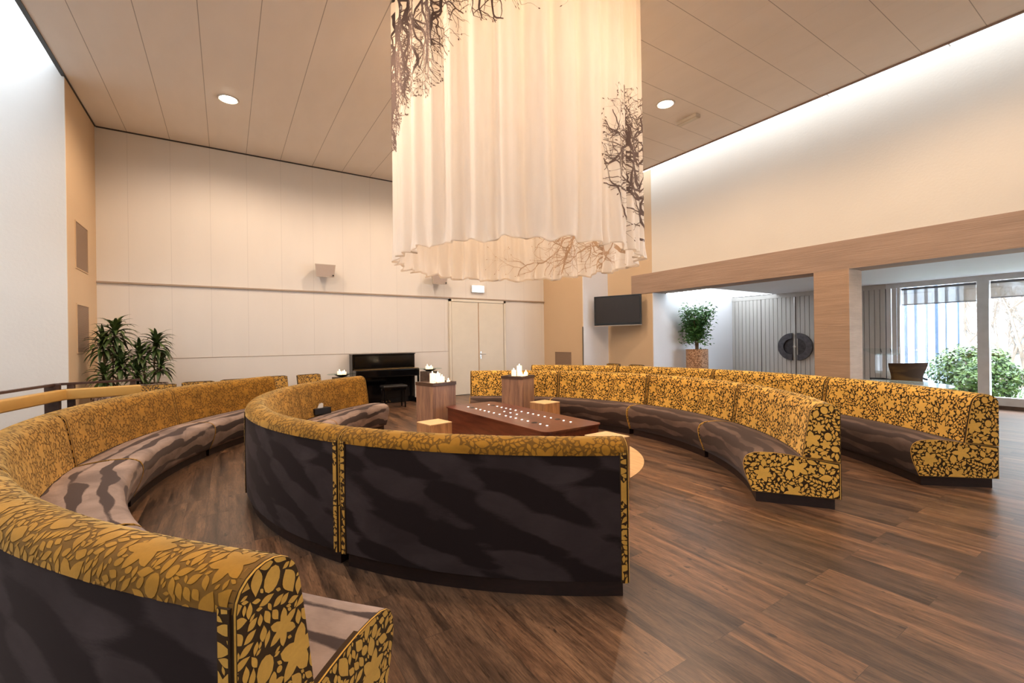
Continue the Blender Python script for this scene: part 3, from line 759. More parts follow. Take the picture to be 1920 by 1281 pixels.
def star():
    b = MB(); b.lathe([(0, .0), (.006, .0), (.005, .004), (0, .006)], 10)
    for k in range(4):
        a = k*pi/2; ca, sa = cos(a), sin(a)
        b.add([(.003*-sa, .003*ca, .002), (.020*ca, .020*sa, .002), (.003*sa, -.003*ca, .002), (.004*ca, .004*sa, .005)], [(0, 1, 3), (1, 2, 3)])
    return b
sp = star().build('star_light', M_star, e); first = True
ys = [.86, .64, .53, .42, .315, .195, .065, -.075, -.18, -.285, -.405, -.52, -.745, -.86]
pts_ = [(x, y) for x in (-.166, .166) for y in ys]+[(0, .21), (0, .07), (0, -.07)]
for x, y in pts_:
    q = sp if first else sp.copy()
    if not first: C.objects.link(q)
    q.location = (x, y, .50); first = False
b = MB(); b.lathe([(0, 0), (.034, 0), (.034, .003), (.022, .004), (.020, .001), (0, .001)], 20); gr = b.build('cable_grommet', M_black, e); first = True
for x, y in ((-.166, .75), (-.166, -.64), (.166, .75), (.166, -.64)):
    q = gr if first else gr.copy()
    if not first: C.objects.link(q)
    q.location = (x, y, .50); first = False
def quadpoly(c, sx, sy, rot): return c, sx, sy, rot
def pedestal(x, y, s, h, rz, label):
    e = empty('candle_pedestal', (x, y, 0), rz); tag(e, label, 'pedestal', 'wooden candle pedestals')
    b = MB(); b.rbox(-s/2, s/2, -s/2, s/2, 0, h-.045, .003, 1); b.build('column', M_ped, e)
    b = MB(); t_ = .022; o_ = s/2+.006
    b.box(-o_, o_, -o_, o_, h-.045, h-.012)
    for a in ((-o_, o_, -o_, -o_+t_), (-o_, o_, o_-t_, o_), (-o_, -o_+t_, -o_+t_, o_-t_), (o_-t_, o_, -o_+t_, o_-t_)): b.box(a[0], a[1], a[2], a[3], h-.012, h)
    b.build('top_tray', M_darkwood, e)
pedestal(2.52, 5.94, .40, .83, radians(14), 'tall walnut pedestal left of the low table holding a cluster of lit candles')
pedestal(3.935, 5.945, .385, .845, radians(27), 'tall walnut pedestal right of the low table, backed by the leafy gold sofa')
def cube(x, y, rz, label, s=.325, h=.45):
    e = empty('wooden_cube', (x, y, 0), rz); tag(e, label, 'side table', 'wooden side cubes')
    b = MB(); b.rbox(-s/2, s/2, -s/2, s/2, 0, h-.012, .003, 1); b.build('body', M_cube, e)
    b = MB(); b.rbox(-s/2-.001, s/2+.001, -s/2-.001, s/2+.001, h-.012, h, .003, 1); b.build('top_panel', M_pale, e)
cube(2.07, 4.94, radians(9), 'wooden cube with pale top in front of the left candle pedestal', .30)
cube(4.03, 5.36, radians(8), 'wooden cube with pale top beside the right candle pedestal', .32, .475)
cube(3.16, 3.19, radians(2), 'wooden cube with pale top at the near end of the low table', .31)

# candles
M_wax = NT('glowing_ivory_wax'); M_wax.set(Base_Color=(.88, .80, .68, 1), Roughness=.45, Subsurface_Weight=.4, Emission_Color=(1, .70, .42, 1), Emission_Strength=1.1); M_wax = M_wax.m  # flame glow in the wax put in as even emission
M_flame = emis('candle_flame', (1, .78, .45, 1), 30)
def candle(x, y, z, r, h, label, group):
    e = empty('candle', (x, y, z)); tag(e, label, 'candle', group)
    b = MB(); b.lathe([(r*1.02, 0), (r, .01), (r, h-.006), (r*.93, h), (r*.75, h-.004), (r*.6, h-.010), (0, h-.012)], 20); b.build('wax', M_wax, e, smooth='auto')
    b = MB(); b.tube([(0, 0, h-.012), (.001, 0, h+.008)], .0015, 5); b.build('wick', M_black, e)
    b = MB(); b.lathe([(0, h-.002), (.006, h+.004), (.0075, h+.012), (.004, h+.022), (0, h+.032)], 10); b.build('flame', M_flame, e, smooth=True)
zt = .818; zt2 = .833
G1 = 'candles on the left pedestal'; G2 = 'candles on the right pedestal'
for dx, dy, r, h, lab in ((-.06, -.02, .038, .135, 'tallest white candle on the left pedestal'), (.045, .03, .038, .125, 'white candle at the back of the left pedestal, beside the tallest'), (.06, -.08, .036, .085, 'mid height white candle at the right of the left pedestal'), (-.09, -.13, .028, .05, 'short tealight candle at the front left of the left pedestal'), (.14, -.12, .026, .03, 'lowest tealight candle at the right edge of the left pedestal'), (-.01, -.14, .026, .035, 'low tealight candle at the front middle of the left pedestal')):
    candle(2.52+dx, 5.94+dy, zt, r, h, lab, G1)
for dx, dy, r, h, lab in ((-.09, -.02, .038, .10, 'white candle at the left of the right pedestal'), (.03, .0, .040, .165, 'tallest white candle on the right pedestal'), (.09, -.09, .030, .04, 'short candle at the front right of the right pedestal'), (.13, -.04, .030, .06, 'short candle at the right rim of the right pedestal'), (.0, -.12, .026, .03, 'lowest tealight candle at the front of the right pedestal')):
    candle(3.935+dx, 5.945+dy, zt2, r, h, lab, G2)

# two slender stands with a bowl and a glass plate
def bowlstand(x, y, w, h, label, labs):
    e = empty('bowl_stand', (x, y, 0), .2); tag(e, label, 'stand')
    b = MB(); b.rbox(-w/2, w/2, -w/2, w/2, 0, h, .004, 1); b.build('column', M_darkwood, e)
    k = empty('candle_bowl', (x, y, h)); tag(k, labs[0], 'bowl')
    b = MB(); b.lathe([(.03, 0), (.075, .012), (.135, .045), (.130, .046), (.07, .022), (0, .018)], 32); b.build('bowl', M_dark, k, smooth=True)
    b = MB(); b.lathe([(.13, .047), (.245, .047), (.245, .053), (.13, .053)], 48)
    b.f = b.f[:-2] if False else b.f; b.build('glass_rim', glass_mat('bowl_rim_glass', (.86, .92, .90, 1)), k)
    for i, (dx, dy, r, hh) in enumerate(((-.045, 0, .035, .075), (.04, .01, .035, .06), (0, -.05, .028, .05))):
        candle(x+dx, y+dy, h+.027, r, hh, labs[1+i], 'candles in the bowls')
bowlstand(1.72, 8.25, .26, .80, 'dark wooden stand left of the piano, mostly hidden by a sofa, carrying a bowl', ['dark shallow bowl with wide glass rim left of the piano', 'leftmost candle in the bowl left of the piano', 'right candle in the bowl left of the piano', 'front candle in the bowl left of the piano'])
bowlstand(3.38, 8.28, .27, .82, 'dark wooden stand right of the piano, carrying a bowl above the left pedestal', ['dark shallow bowl with wide glass rim right of the piano', 'leftmost candle in the bowl right of the piano', 'right candle in the bowl right of the piano', 'front candle in the bowl right of the piano'])

# tissue boxes
def tissue(x, y, z, rz, label):
    e = empty('tissue_box', (x, y, z), rz); tag(e, label, 'tissue box')
    b = MB(); b.rbox(-.125, .125, -.065, .065, 0, .085, .005, 2); b.build('box', M_black, e)
    rng = random.Random(3); b = MB(); n = 9; prev = None
    for i in range(n):
        a = pi*2*i/n; b.add([(0.045*cos(a), .018*sin(a), .083), (.045*cos(a+.7), .018*sin(a+.7), .083), (.03*cos(a)+.015, .018*sin(a), .12+.03*rng.random()), (.012*cos(a), .010*sin(a), .135+.02*rng.random())], [(0, 1, 2), (0, 2, 3), (1, 3, 2)])
    b.build('tissue', flat('white_tissue', (.85, .83, .8), .8), e)
tissue(1.075, 6.55, .432, radians(25), 'black tissue box on the velvet seat of the inner left sofa row')
tissue(5.33, 6.25, .428, radians(118), 'black tissue box on the velvet seat of the inner right sofa row')

# ------------------------------------------------------------------ piano and stool
M_gloss = flat('black_piano_lacquer', (.003, .003, .0035), .10, 0, .05)
M_gloss.node_tree.nodes['Principled BSDF'].inputs['Specular IOR Level'].default_value = .35
e = empty('upright_piano', (3.06, 9.87, 0)); tag(e, 'black lacquered upright piano against the cream wall', 'piano')
Lp = .72
b = MB(); b.rbox(-Lp, Lp, .30, .59, 0, 1.12, .008, 2); b.build('case', M_gloss, e)
b = MB(); b.rbox(-Lp-.005, Lp+.005, .26, .595, 1.12, 1.145, .006, 2); b.build('top_lid', M_gloss, e)
b = MB(); b.rbox(-Lp+.04, Lp-.04, .275, .30, .84, 1.10, .004, 1); b.build('upper_panel', M_gloss, e)
b = MB(); b.rbox(-Lp+.04, Lp-.04, .285, .30, .12, .62, .004, 1); b.build('lower_panel', M_gloss, e)
b = MB(); b.rbox(-Lp, Lp, -.02, .30, .62, .80, .025, 4); b.build('key_lid', M_gloss, e)
b = MB(); b.box(-Lp+.02, Lp-.02, -.0, .27, .800, .804); b.build('brass_hinge', flat('brass', (.7, .45, .15), .3, 1), e)
for s in (-1, 1):
    b = MB(); b.rbox(s*Lp-.04 if s > 0 else -Lp, Lp if s > 0 else -Lp+.04, .0, .06, .10, .63, .012, 2); b.build('leg', M_gloss, e)
    b = MB(); b.rbox(s*Lp-.06 if s > 0 else -Lp, Lp if s > 0 else -Lp+.06, -.03, .40, .0, .10, .012, 2); b.build('toe_block', M_gloss, e)
for x in (-.08, 0, .08):
    b = MB(); b.tube([(x, .30, .06), (x, .20, .05)], .012); b.build('pedal', flat('brass_pedal', (.6, .4, .15), .3, 1), e)
e = empty('piano_stool', (3.02, 9.42, 0)); tag(e, 'black padded stool standing in front of the piano', 'stool')
b = MB(); b.rbox(-.26, .26, -.16, .16, .43, .485, .022, 3); b.build('seat', flat('black_leather', (.015, .014, .014), .3), e)
b = MB(); b.rbox(-.24, .24, -.14, .14, .37, .43, .006, 1); b.build('apron', M_gloss, e)
for sx in (-1, 1):
    for sy in (-1, 1):
        b = MB(); b.tube([(sx*.21, sy*.11, .40), (sx*.215, sy*.115, 0)], [.022, .015], 10); b.build('leg', M_gloss, e)
    b = MB(); b.lathe([(0, 0), (.022, .004), (.022, .022), (0, .026)], 14, M=Matrix.Translation((sx*.242, 0, .40)) @ Matrix.Rotation(sx*pi/2, 4, 'Y')); b.build('height_knob', M_dark, e)

# ------------------------------------------------------------------ upholstered chairs
def chair_proto(loc, rz, seatcol, label, group):
    e = empty('upholstered_chair', loc, rz); tag(e, label, 'chair', group)
    w = .225
    # back: slightly curved slab with leaf pattern, faces +x (seat side)
    b = MB(); n = 10
    def bp(v, z, t_):  # v across -w..w, t_ 0 front 1 rear
        lean = -.10*(z-.42)/.37; curve = .03*(v/w)**2
        return (-.20+lean+curve-(.05*t_), v, z)
    vs = []; rows = [(.40, .0), (.43, 1), (.84, 1), (.855, .6), (.86, 0)]
    zs = [.42+.37*i/6 for i in range(7)]; vals = []
    for t_ in (0, 1):
        for z in zs:
            for j in range(n+1): vs.append(bp(-w+2*w*j/n, z-(.012 if (j in (0, n) and z > .78) else 0), t_))
    m = n+1; K = 7*m; fs = []
    for i in range(6):
        for j in range(n):
            a = i*m+j; fs.append((a, a+1, a+1+m, a+m)); fs.append((K+a, K+a+m, K+a+1+m, K+a+1))
    for j in range(n): fs.append((6*m+j, 6*m+j+1, K+6*m+j+1, K+6*m+j)); fs.append((j, K+j, K+j+1, j+1))
    for i in range(6): fs.append((i*m, (i+1)*m, K+(i+1)*m, K+i*m)); fs.append((i*m+n, K+i*m+n, K+(i+1)*m+n, (i+1)*m+n))
    b.add(vs, fs, 0)
    for t_, off in ((0, .002), (1, -.002)):
        for Q in tiles_over(-w, w, .42, .79, 1.15, .2, .3+t_*.3):
            Q = clip_convex(Q, [(-w+.006, .43), (w-.006, .43), (w-.006, .78), (-w+.006, .78)])
            if len(Q) >= 3: b.add([(bp(q[0], q[1], t_)[0]+off, q[0], q[1]) for q in Q], [tuple(range(len(Q)))], 1, Q)
    b.build('backrest', [seatcol[1], seatcol[0]], e)
    b = MB(); b.rbox(-.21, .23, -w, w, .38, .47, .03, 3); b.build('seat', V_seatL, e, smooth='auto')
    for sx, sy in ((-1, -1), (-1, 1), (1, -1), (1, 1)):
        b = MB(); x = .19*sx; y = .19*sy; b.tube([(x, y, .40), (x+.03*sx, y+.01*sy, 0)], [.02, .013], 8); b.build('leg', M_darkwood, e)
    return e
G_leafC = pile('gold_chair_leaf', (.46, .255, .06, 1), .12); G_baseC = pile('dark_chair_ground', (.09, .06, .035, 1), .1, .8, .1)
gl = 'patterned chairs in a row behind the outer left sofas'
cl = ['patterned gold chair in the back row, nearest the piano', 'patterned gold chair in the back row, second from the piano', 'patterned gold chair in the middle of the back row by the cream wall', 'patterned gold chair in the back row, second to the right of the planter', 'patterned gold chair in the back row, leftmost, partly hidden by the dracaena pot']
ctop = [(1.362, 9.574), (.754, 9.50), (.131, 9.20), (-.40, 9.06), (-.90, 8.84)]
crot = [radians(a) for a in (-76, -81, -86, -90, -88)]
cpos = [(x+.29*cos(a), y+.29*sin(a)) for (x, y), a in zip(ctop, crot)]
cproto = None
for (x, y), rz, lab in zip(cpos, crot, cl):
    if cproto is None: cproto = chair_proto((x, y, 0), rz, (G_leafC, G_baseC), lab, gl); 
    else: o = copy_tree(cproto); o.location = (x, y, 0); o.rotation_euler = (0, 0, rz); tag(o, lab, 'chair', gl)
for (x, y, rz), lab in zip(((7.95, 8.06, 178), (7.95, 7.31, 178)), ('patterned chair top showing behind the outer right sofas, left one under the television', 'patterned chair top showing behind the outer right sofas, right one under the television')):
    o = copy_tree(cproto); o.location = (x, y, 0); o.rotation_euler = (0, 0, radians(rz)); tag(o, lab, 'chair', 'patterned chairs below the television')

# ------------------------------------------------------------------ padded railing on the left
e = empty('padded_railing', (-1.76, 7.75, 0)); tag(e, 'leaning rail with yellow leather pad and brown top bar behind the left sofas', 'railing')
PA, PB, PC = Vector((-2.62, 3.45, 0)), Vector((-1.765, 7.72, 0)), Vector((-1.0, 7.90, 0)); O = -e.location
M_pad = flat('yellow_leather', (.62, .36, .10), .38, 0, .05, 5)
def seg(b, A_, B_, w, z0, z1, bev=None, ext=0, mi=0, side=0):
    d_ = (B_-A_); L_ = d_.length; M = Matrix.Translation(A_+O) @ Matrix.Rotation(atan2(d_.y, d_.x), 4, 'Z')
    (b.rbox(0, L_, side-w/2, side+w/2, z0, z1, bev, 4, mi, M) if bev else b.box(0, L_, side-w/2, side+w/2, z0, z1, mi, M))
for A_, B_ in ((PA, PB), (PB, PC)):
    b = MB(); seg(b, A_, B_, .10, .735, .868, .018, side=-.05); b.build('pad', M_pad, e, smooth='auto')
    b = MB(); seg(b, A_, B_, .05, .915, .945, .004, side=.02); b.build('top_bar', M_rail, e)
for P_, w in ((PB+Vector((-.04, -.06, 0)), .14), (PB+Vector((.10, .06, 0)), .07), (PC+Vector((-.08, .03, 0)), .06), (PA, .14)):
    b = MB(); q = P_+O; b.rbox(q.x-w/2, q.x+w/2, q.y-.03, q.y+.03, 0, .94, .004, 1); b.build('post', M_rail, e)

# ------------------------------------------------------------------ plants
def speckle(name, c1, c2, c3, sc=60):
    t = NT(name); v = t.n('TexVoronoi', i_Scale=sc); t.l(t.coord(), v.inputs[0]); s_ = t.n('SeparateColor'); t.l(v.outputs['Color'], s_.inputs[0])
    t.set(Base_Color=t.ramp(s_.outputs[0], [(.2, c1), (.5, c2), (.8, c3)]), Roughness=.6); t.bump(v.outputs['Distance'], .4, .004); return t.m
M_pot = speckle('brown_pebble_pot', lin(120, 84, 56), lin(176, 132, 98), lin(206, 164, 128))
M_pot2 = speckle('grey_pebble_pot', lin(70, 56, 50), lin(140, 118, 104), lin(190, 166, 148))
M_soil = flat('soil', (.03, .02, .015), .95)
M_drac = leafmat('dracaena_leaf', (.020, .045, .012, 1), (.085, .13, .030, 1)); M_fic = leafmat('ficus_leaf', (.03, .11, .025, 1), (.10, .25, .06, 1))
M_cane = flat('plant_cane', (.20, .13, .07), .8)
def pot(e, r, h, m):
    b = MB(); b.lathe([(r*.96, 0), (r, .02), (r, h), (r-.03, h), (r-.035, h-.05), (0, h-.05)], 40); b.build('pot', m, e, smooth='auto')
    b = MB(); b.lathe([(r-.036, h-.06), (r-.04, h-.045), (0, h-.035)], 24); b.build('soil', M_soil, e)
def strap(b, p, az, el, l, w, rng):
    n = 7; pts = []; d = Vector((cos(az)*cos(el), sin(az)*cos(el), sin(el))); q = Vector(p); side = Vector((-sin(az), cos(az), 0))
    L_ = []; 
    for i in range(n+1):
        t_ = i/n; ww = w*(sin(pi*min(1, .12+.88*t_)**.9))*.5 if i < n else 0
        fold = Vector((0, 0, ww*.35)); L_ += [q-side*ww+fold, q.copy(), q+side*ww+fold]
        q = q+d*l/n; d = (d+Vector((0, 0, -.24-.10*t_))).normalized()
    L_ = [Vector((max(v.x, DXMIN), v.y, v.z)) for v in L_]
    b.add(L_, [(3*i+k, 3*i+k+1, 3*i+k+4, 3*i+k+3) for i in range(n) for k in range(2)])
def dracaena(x, y, r, hp, canes, label, seed):
    global DXMIN; DXMIN = -1.885-x
    rng = random.Random(seed); e = empty('potted_dracaena', (x, y, 0)); tag(e, label, 'potted plant'); pot(e, r, hp, M_pot2)
    for (cx_, cy_, topx, topy, tz, spread, n) in canes:
        b = MB(); b.tube([(cx_, cy_, hp-.06), ((cx_+topx)/2+rng.uniform(-.03, .03), (cy_+topy)/2, (hp+tz)/2), (topx, topy, tz)], [.018, .015, .012], 8); b.build('cane', M_cane, e)
        b = MB()
        for i in range(n):
            k = i/n; az = i*2.39996+rng.uniform(-.2, .2); el = radians(78-95*k+rng.uniform(-8, 8))
            strap(b, (topx, topy, tz+.03-.16*k), az, el, spread*rng.uniform(.85, 1.2), .052, rng)
        b.build('leaf_rosette', M_drac, e, smooth=True)
dracaena(-1.54, 9.38, .25, .72, [(.02, 0, .05, .0, 1.62, .34, 60), (-.06, .03, -.10, .02, 1.42, .30, 56), (.05, .02, .12, -.02, 1.12, .30, 46), (-.02, -.05, -.08, -.05, .96, .28, 46), (.04, .1, .06, .06, 1.28, .24, 30)], 'tall dracaena with three leaf tiers in the back left corner', 3)
dracaena(-1.07, 9.50, .235, .77, [(.05, 0, .08, .0, 1.42, .32, 60), (-.06, .02, -.14, .0, 1.27, .30, 54), (.08, -.03, .13, -.02, 1.06, .28, 44), (-.08, -.03, -.16, -.06, .95, .27, 44)], 'shorter bushy dracaena right of the tall one, against the cream wall', 8)
# ficus
e = empty('potted_ficus', (9.90, 6.82, 0)); tag(e, 'leafy green ficus in a tall brown pebble pot in the side alcove', 'potted plant'); pot(e, .26, 1.13, M_pot)
rng = random.Random(12); b = MB(); tips = []
for k in range(6):
    a = k*2*pi/6+.3; p0 = Vector((.03*cos(a), .03*sin(a), 1.07)); p1 = Vector((.05*cos(a+1), .05*sin(a+1), 1.5)); p2 = Vector((.20*cos(a), .20*sin(a), 1.75+.1*rng.random())); p3 = Vector((.30*cos(a+.3), .30*sin(a+.3), 2.0+.12*rng.random()))
    b.tube([p0, p1, p2, p3], [.016, .013, .008, .003], 6); tips += [p1.lerp(p2, t_) for t_ in (.2, .6, 1)]+[p2.lerp(p3, t_) for t_ in (.3, .6, 1)]
    for m_ in range(3):
        q = Vector((rng.uniform(-.25, .25), rng.uniform(-.25, .25), rng.uniform(1.3, 2.1))); s_ = p1.lerp(p2, rng.random()); b.tube([s_, (s_+q)/2+Vector((0, 0, .03)), q], [.006, .004, .002], 5); tips += [q, (s_+q)/2]
b.build('trunk', M_cane, e, smooth=True); b = MB()
for i in range(2900):
    q = rng.choice(tips); v = Vector((rng.gauss(0, .085), rng.gauss(0, .085), rng.gauss(.0, .085)))
    p = q+v
    if p.y > .30 or hypot(p.x, p.y) > .46: continue
    nv = Vector((rng.uniform(-.6, .6), rng.uniform(-.6, .6), rng.uniform(.2, 1))).normalized(); rand_leaf(b, p, rng.uniform(.06, .11), nv, rng, .45)
b.build('foliage', M_fic, e)

# ------------------------------------------------------------------ television on its arm
tl, tr_ = Vector((8.10, 8.58, 1.767)), Vector((8.60, 7.45, 1.767)); dv = tr_-tl; Wt = dv.length; Ht = .755; ang = atan2(dv.y, dv.x)
MT = Matrix.Translation(tl) @ Matrix.Rotation(ang, 4, 'Z')      # local x along the screen, -y... outward normal is +y rotated
e = empty('television', tl, ang); tag(e, 'flat black television on a wall arm, switched off', 'television')
# camera side of the set is local -y
b = MB(); b.rbox(0, Wt, 0, .06, 0, Ht, .008, 2); b.build('housing', flat('dark_grey_housing', (.05, .05, .052), .4), e)
b = MB()
for a in ((.004, Wt-.004, .0, .06), (.004, Wt-.004, Ht-.035, Ht-.004), (.004, .035, .06, Ht-.035), (Wt-.035, Wt-.004, .06, Ht-.035)): b.box(a[0], a[1], -.008, .002, a[2] if a[2] else .004, a[3])
b.build('bezel', flat('gloss_black_bezel', (.008, .008, .009), .15), e)
b = MB(); b.box(.034, Wt-.034, -.004, .002, .058, Ht-.034); b.build('screen', flat('dark_screen', (.022, .017, .015), .28), e)
b = MB(); b.rbox(0, Wt, -.010, .05, -.022, -.001, .004, 1); b.build('lower_rim', flat('silver_grey_rim', (.45, .40, .36), .35, .4), e)
b = MB(); Mi = MT.inverted(); w0 = Mi @ Vector((8.735, 8.05, 1.767)); b.tube([(Wt*.5, .06, .37), (Wt*.6, .2, .37), (w0.x, w0.y, .37)], .03); b.build('wall_arm', M_dark, e)

# ------------------------------------------------------------------ speakers, exit sign, emergency light, downlights
M_spk = flat('beige_speaker', (.50, .43, .36), .5, 0, .04)
def speaker(x, label, tw=.42, h=.27):
    e = empty('wall_speaker', (x, YB, 2.83)); tag(e, label, 'speaker', 'wall speakers above the rail')
    b = MB(); vs = [(-tw/2, -.30, h), (tw/2, -.30, h), (tw/2-.03, -.27, 0), (-tw/2+.03, -.27, 0), (-tw/2+.05, -.10, h), (tw/2-.05, -.10, h), (tw/2-.09, -.10, .02), (-tw/2+.09, -.10, .02)]
    b.add(vs, [(0, 1, 2, 3), (4, 7, 6, 5), (0, 4, 5, 1), (3, 2, 6, 7), (0, 3, 7, 4), (1, 5, 6, 2)]); b.build('cabinet', M_spk, e, fix=True)
    b = MB(); b.add([(-tw/2+.015, -.303, h-.015), (tw/2-.015, -.303, h-.015), (tw/2-.043, -.274, .015), (-tw/2+.043, -.274, .015)], [(0, 1, 2, 3)]); b.build('speaker_grille', flat('speaker_mesh', (.44, .36, .31), .7, 0, .1, 200), e)
    b = MB(); b.box(-.04, .04, -.12, 0, .08, .2); b.build('bracket', M_spk, e)
    b = MB(); b.lathe([(0, 0), (.017, .002), (.017, .01), (0, .012)], 14, M=Matrix.Translation((tw/2-.055, -.292, .035)) @ Matrix.Rotation(pi/2, 4, 'X')); b.build('badge', M_black, e)
speaker(1.81, 'left of the two beige wall speakers, above the rail on the cream wall'); speaker(4.47, 'right of the two beige wall speakers, partly under the hanging fabric')
e = empty('exit_sign', (5.66, YB-.06, 2.70)); tag(e, 'glowing white emergency exit sign above the double door', 'sign')
b = MB(); b.rbox(-.19, .19, 0, .055, 0, .19, .006, 1); b.build('housing', M_white_met, e)
b = MB(); b.box(-.175, .175, -.004, .001, .012, .178); b.build('lit_panel', emis('lit_sign_panel', (.90, 1.0, .98, 1), 8), e)
b = MB(); G = lambda *q: b.box(q[0], q[1], -.007, -.0045, q[2], q[3])
G(-.13, -.055, .145, .155); G(-.135, -.127, .03, .155); G(-.06, -.052, .03, .155); b.lathe([(0, 0), (.011, .0), (.011, .002), (0, .002)], 12, M=Matrix.Translation((-.02, -.0045, .138)) @ Matrix.Rotation(pi/2, 4, 'X'))
b.prism([(-.035, .125), (-.012, .122), (-.018, .085), (.004, .06), (-.006, .052), (-.028, .078), (-.045, .045), (-.055, .05), (-.040, .085)], 0, .002, 0, Matrix.Translation((0, -.0045, 0)) @ Matrix.Rotation(pi/2, 4, 'X'))
G(.03, .11, .086, .100); b.prism([(.10, .118), (.14, .093), (.10, .068)], 0, .002, 0, Matrix.Translation((0, -.0045, 0)) @ Matrix.Rotation(pi/2, 4, 'X'))
b.build('pictogram', emis('pale_green_pictogram', (.55, .95, .80, 1), 1.3), e)
e = empty('emergency_light', (6.86, 4.84, CEIL), radians(90)); tag(e, 'small white emergency light fitting on the ceiling beside the right downlight', 'light fitting')
b = MB(); b.rbox(-.20, .20, -.065, .065, -.06, 0, .012, 2); b.build('housing', flat('cream_plastic', (.62, .56, .48), .5), e); b = MB(); b.rbox(-.18, .18, -.045, .045, -.068, -.058, .004, 1); b.build('diffuser', flat('cream_diffuser', (.75, .70, .60), .4), e)
M_lamp = emis('downlight_glow', (1.0, .86, .66, 1), 40)
M_ring = flat('white_downlight_ring', (.75, .72, .68), .4)
dl = {0: 'round downlight in the ceiling at left', 4: 'round downlight in the ceiling right of the hanging fabric'}
dp = None
for i, (x, y) in enumerate(LAMPS):
    if i == 8: continue
    if dp is None:
        dp = empty('downlight', (x, y, CEIL)); b = MB(); b.lathe([(0, -.034), (.05, -.031), (.09, -.020), (.113, -.006), (.115, .0), (0, 0)], 32); b.build('lamp_face', M_lamp, dp)
        b = MB(); b.lathe([(.115, -.001), (.125, -.012), (.14, -.012), (.15, 0), (.115, 0)], 40); bb_ = b; bb_.f = [f for f in bb_.f if len(f) == 4]; bb_.mi = bb_.mi[:len(bb_.f)]; bb_.build('trim_ring', M_ring, dp, smooth=True); o = dp
    else: o = copy_tree(dp); o.location = (x, y, CEIL)
    tag(o, dl.get(i, ['', 'ceiling downlight hidden behind the hanging fabric, left one', 'ceiling downlight hidden behind the hanging fabric, right one', 'ceiling downlight above the left sofa rows', '', 'ceiling downlight above the near left sofa, out of the picture', 'ceiling downlight above the near open floor, out of the picture', 'ceiling downlight above the open floor at right'][i]), 'downlight', 'ceiling downlights')

# ------------------------------------------------------------------ hanging fabric cylinder with printed branches
DC = (3.05, 4.58); DR = 1.455; DZ0, DZ1 = 2.335, 5.235
e = empty('hanging_fabric_cylinder', (DC[0], DC[1], DZ0)); tag(e, 'huge pleated white fabric cylinder with dark branch print hanging from the ceiling', 'lampshade')
rng = random.Random(5); NF = 31
phs = [rng.uniform(-.35, .35) for _ in range(NF)]; amps = [rng.uniform(.5, 1.2) for _ in range(NF)]
def drape(th, z):
    k = th/(2*pi)*NF; i = int(math.floor(k)) % NF; f = k-math.floor(k)
    a0, a1 = amps[i], amps[(i+1) % NF]; am = a0*(1-f)+a1*f; hgt = (z-DZ0)/(DZ1-DZ0)
    w = sin(2*pi*(k+.22*sin(th*3+1)+.12*sin(th*7)))
    w2 = .35*sin(2*pi*(k*2.3+.3*sin(th*5))+1)
    r = DR+am*(.040+.012*(1-hgt))*(w+w2)
    r += .035*max(0, 1-hgt*9)**2*sin(th*NF*1.9+2)*am           # hem flare
    return r
def hemz(th): return DZ0+.016*sin(th*NF*.97)+.014*sin(th*17+1)
t = NT('white_drape_fabric')
tl_ = t.n('BsdfTranslucent'); df = t.n('BsdfDiffuse'); mx = t.n('MixShader'); mx.inputs[0].default_value = .42
weave = t.noise(t.mapping(t.coord(), (6, 6, 1)), 3, 3); colr = t.ramp(weave, [(.3, (.88, .85, .81, 1)), (.7, (.92, .89, .85, 1))])
t.l(colr, tl_.inputs[0]); t.l(colr, df.inputs[0]); t.l(df.outputs[0], mx.inputs[1]); t.l(tl_.outputs[0], mx.inputs[2]); t.l(mx.outputs[0], t.out.inputs[0]); M_drape = t.m
M_print = flat('dark_printed_ink', (.15, .10, .085), .8)
b = MB(); nt = NF*26; rows = [0, .006, .014, .03, .06, .12, .25, .45, .7, 1.0]
vs = []; 
for i in range(nt):
    th = 2*pi*i/nt
    zh = hemz(th)
    vs.append(((DR-.02+(drape(th, DZ0)-DR)*.8)*cos(th), (DR-.02+(drape(th, DZ0)-DR)*.8)*sin(th), zh+.025-DZ0))   # turned-in hem
    for q in rows:
        z = zh+(DZ1-zh)*q; r = drape(th, z); vs.append((r*cos(th), r*sin(th), z-DZ0))
m = len(rows)+1
b.add(vs, [(i*m+k, ((i+1) % nt)*m+k, ((i+1) % nt)*m+k+1, i*m+k+1) for i in range(nt) for k in range(m-1)], 0)
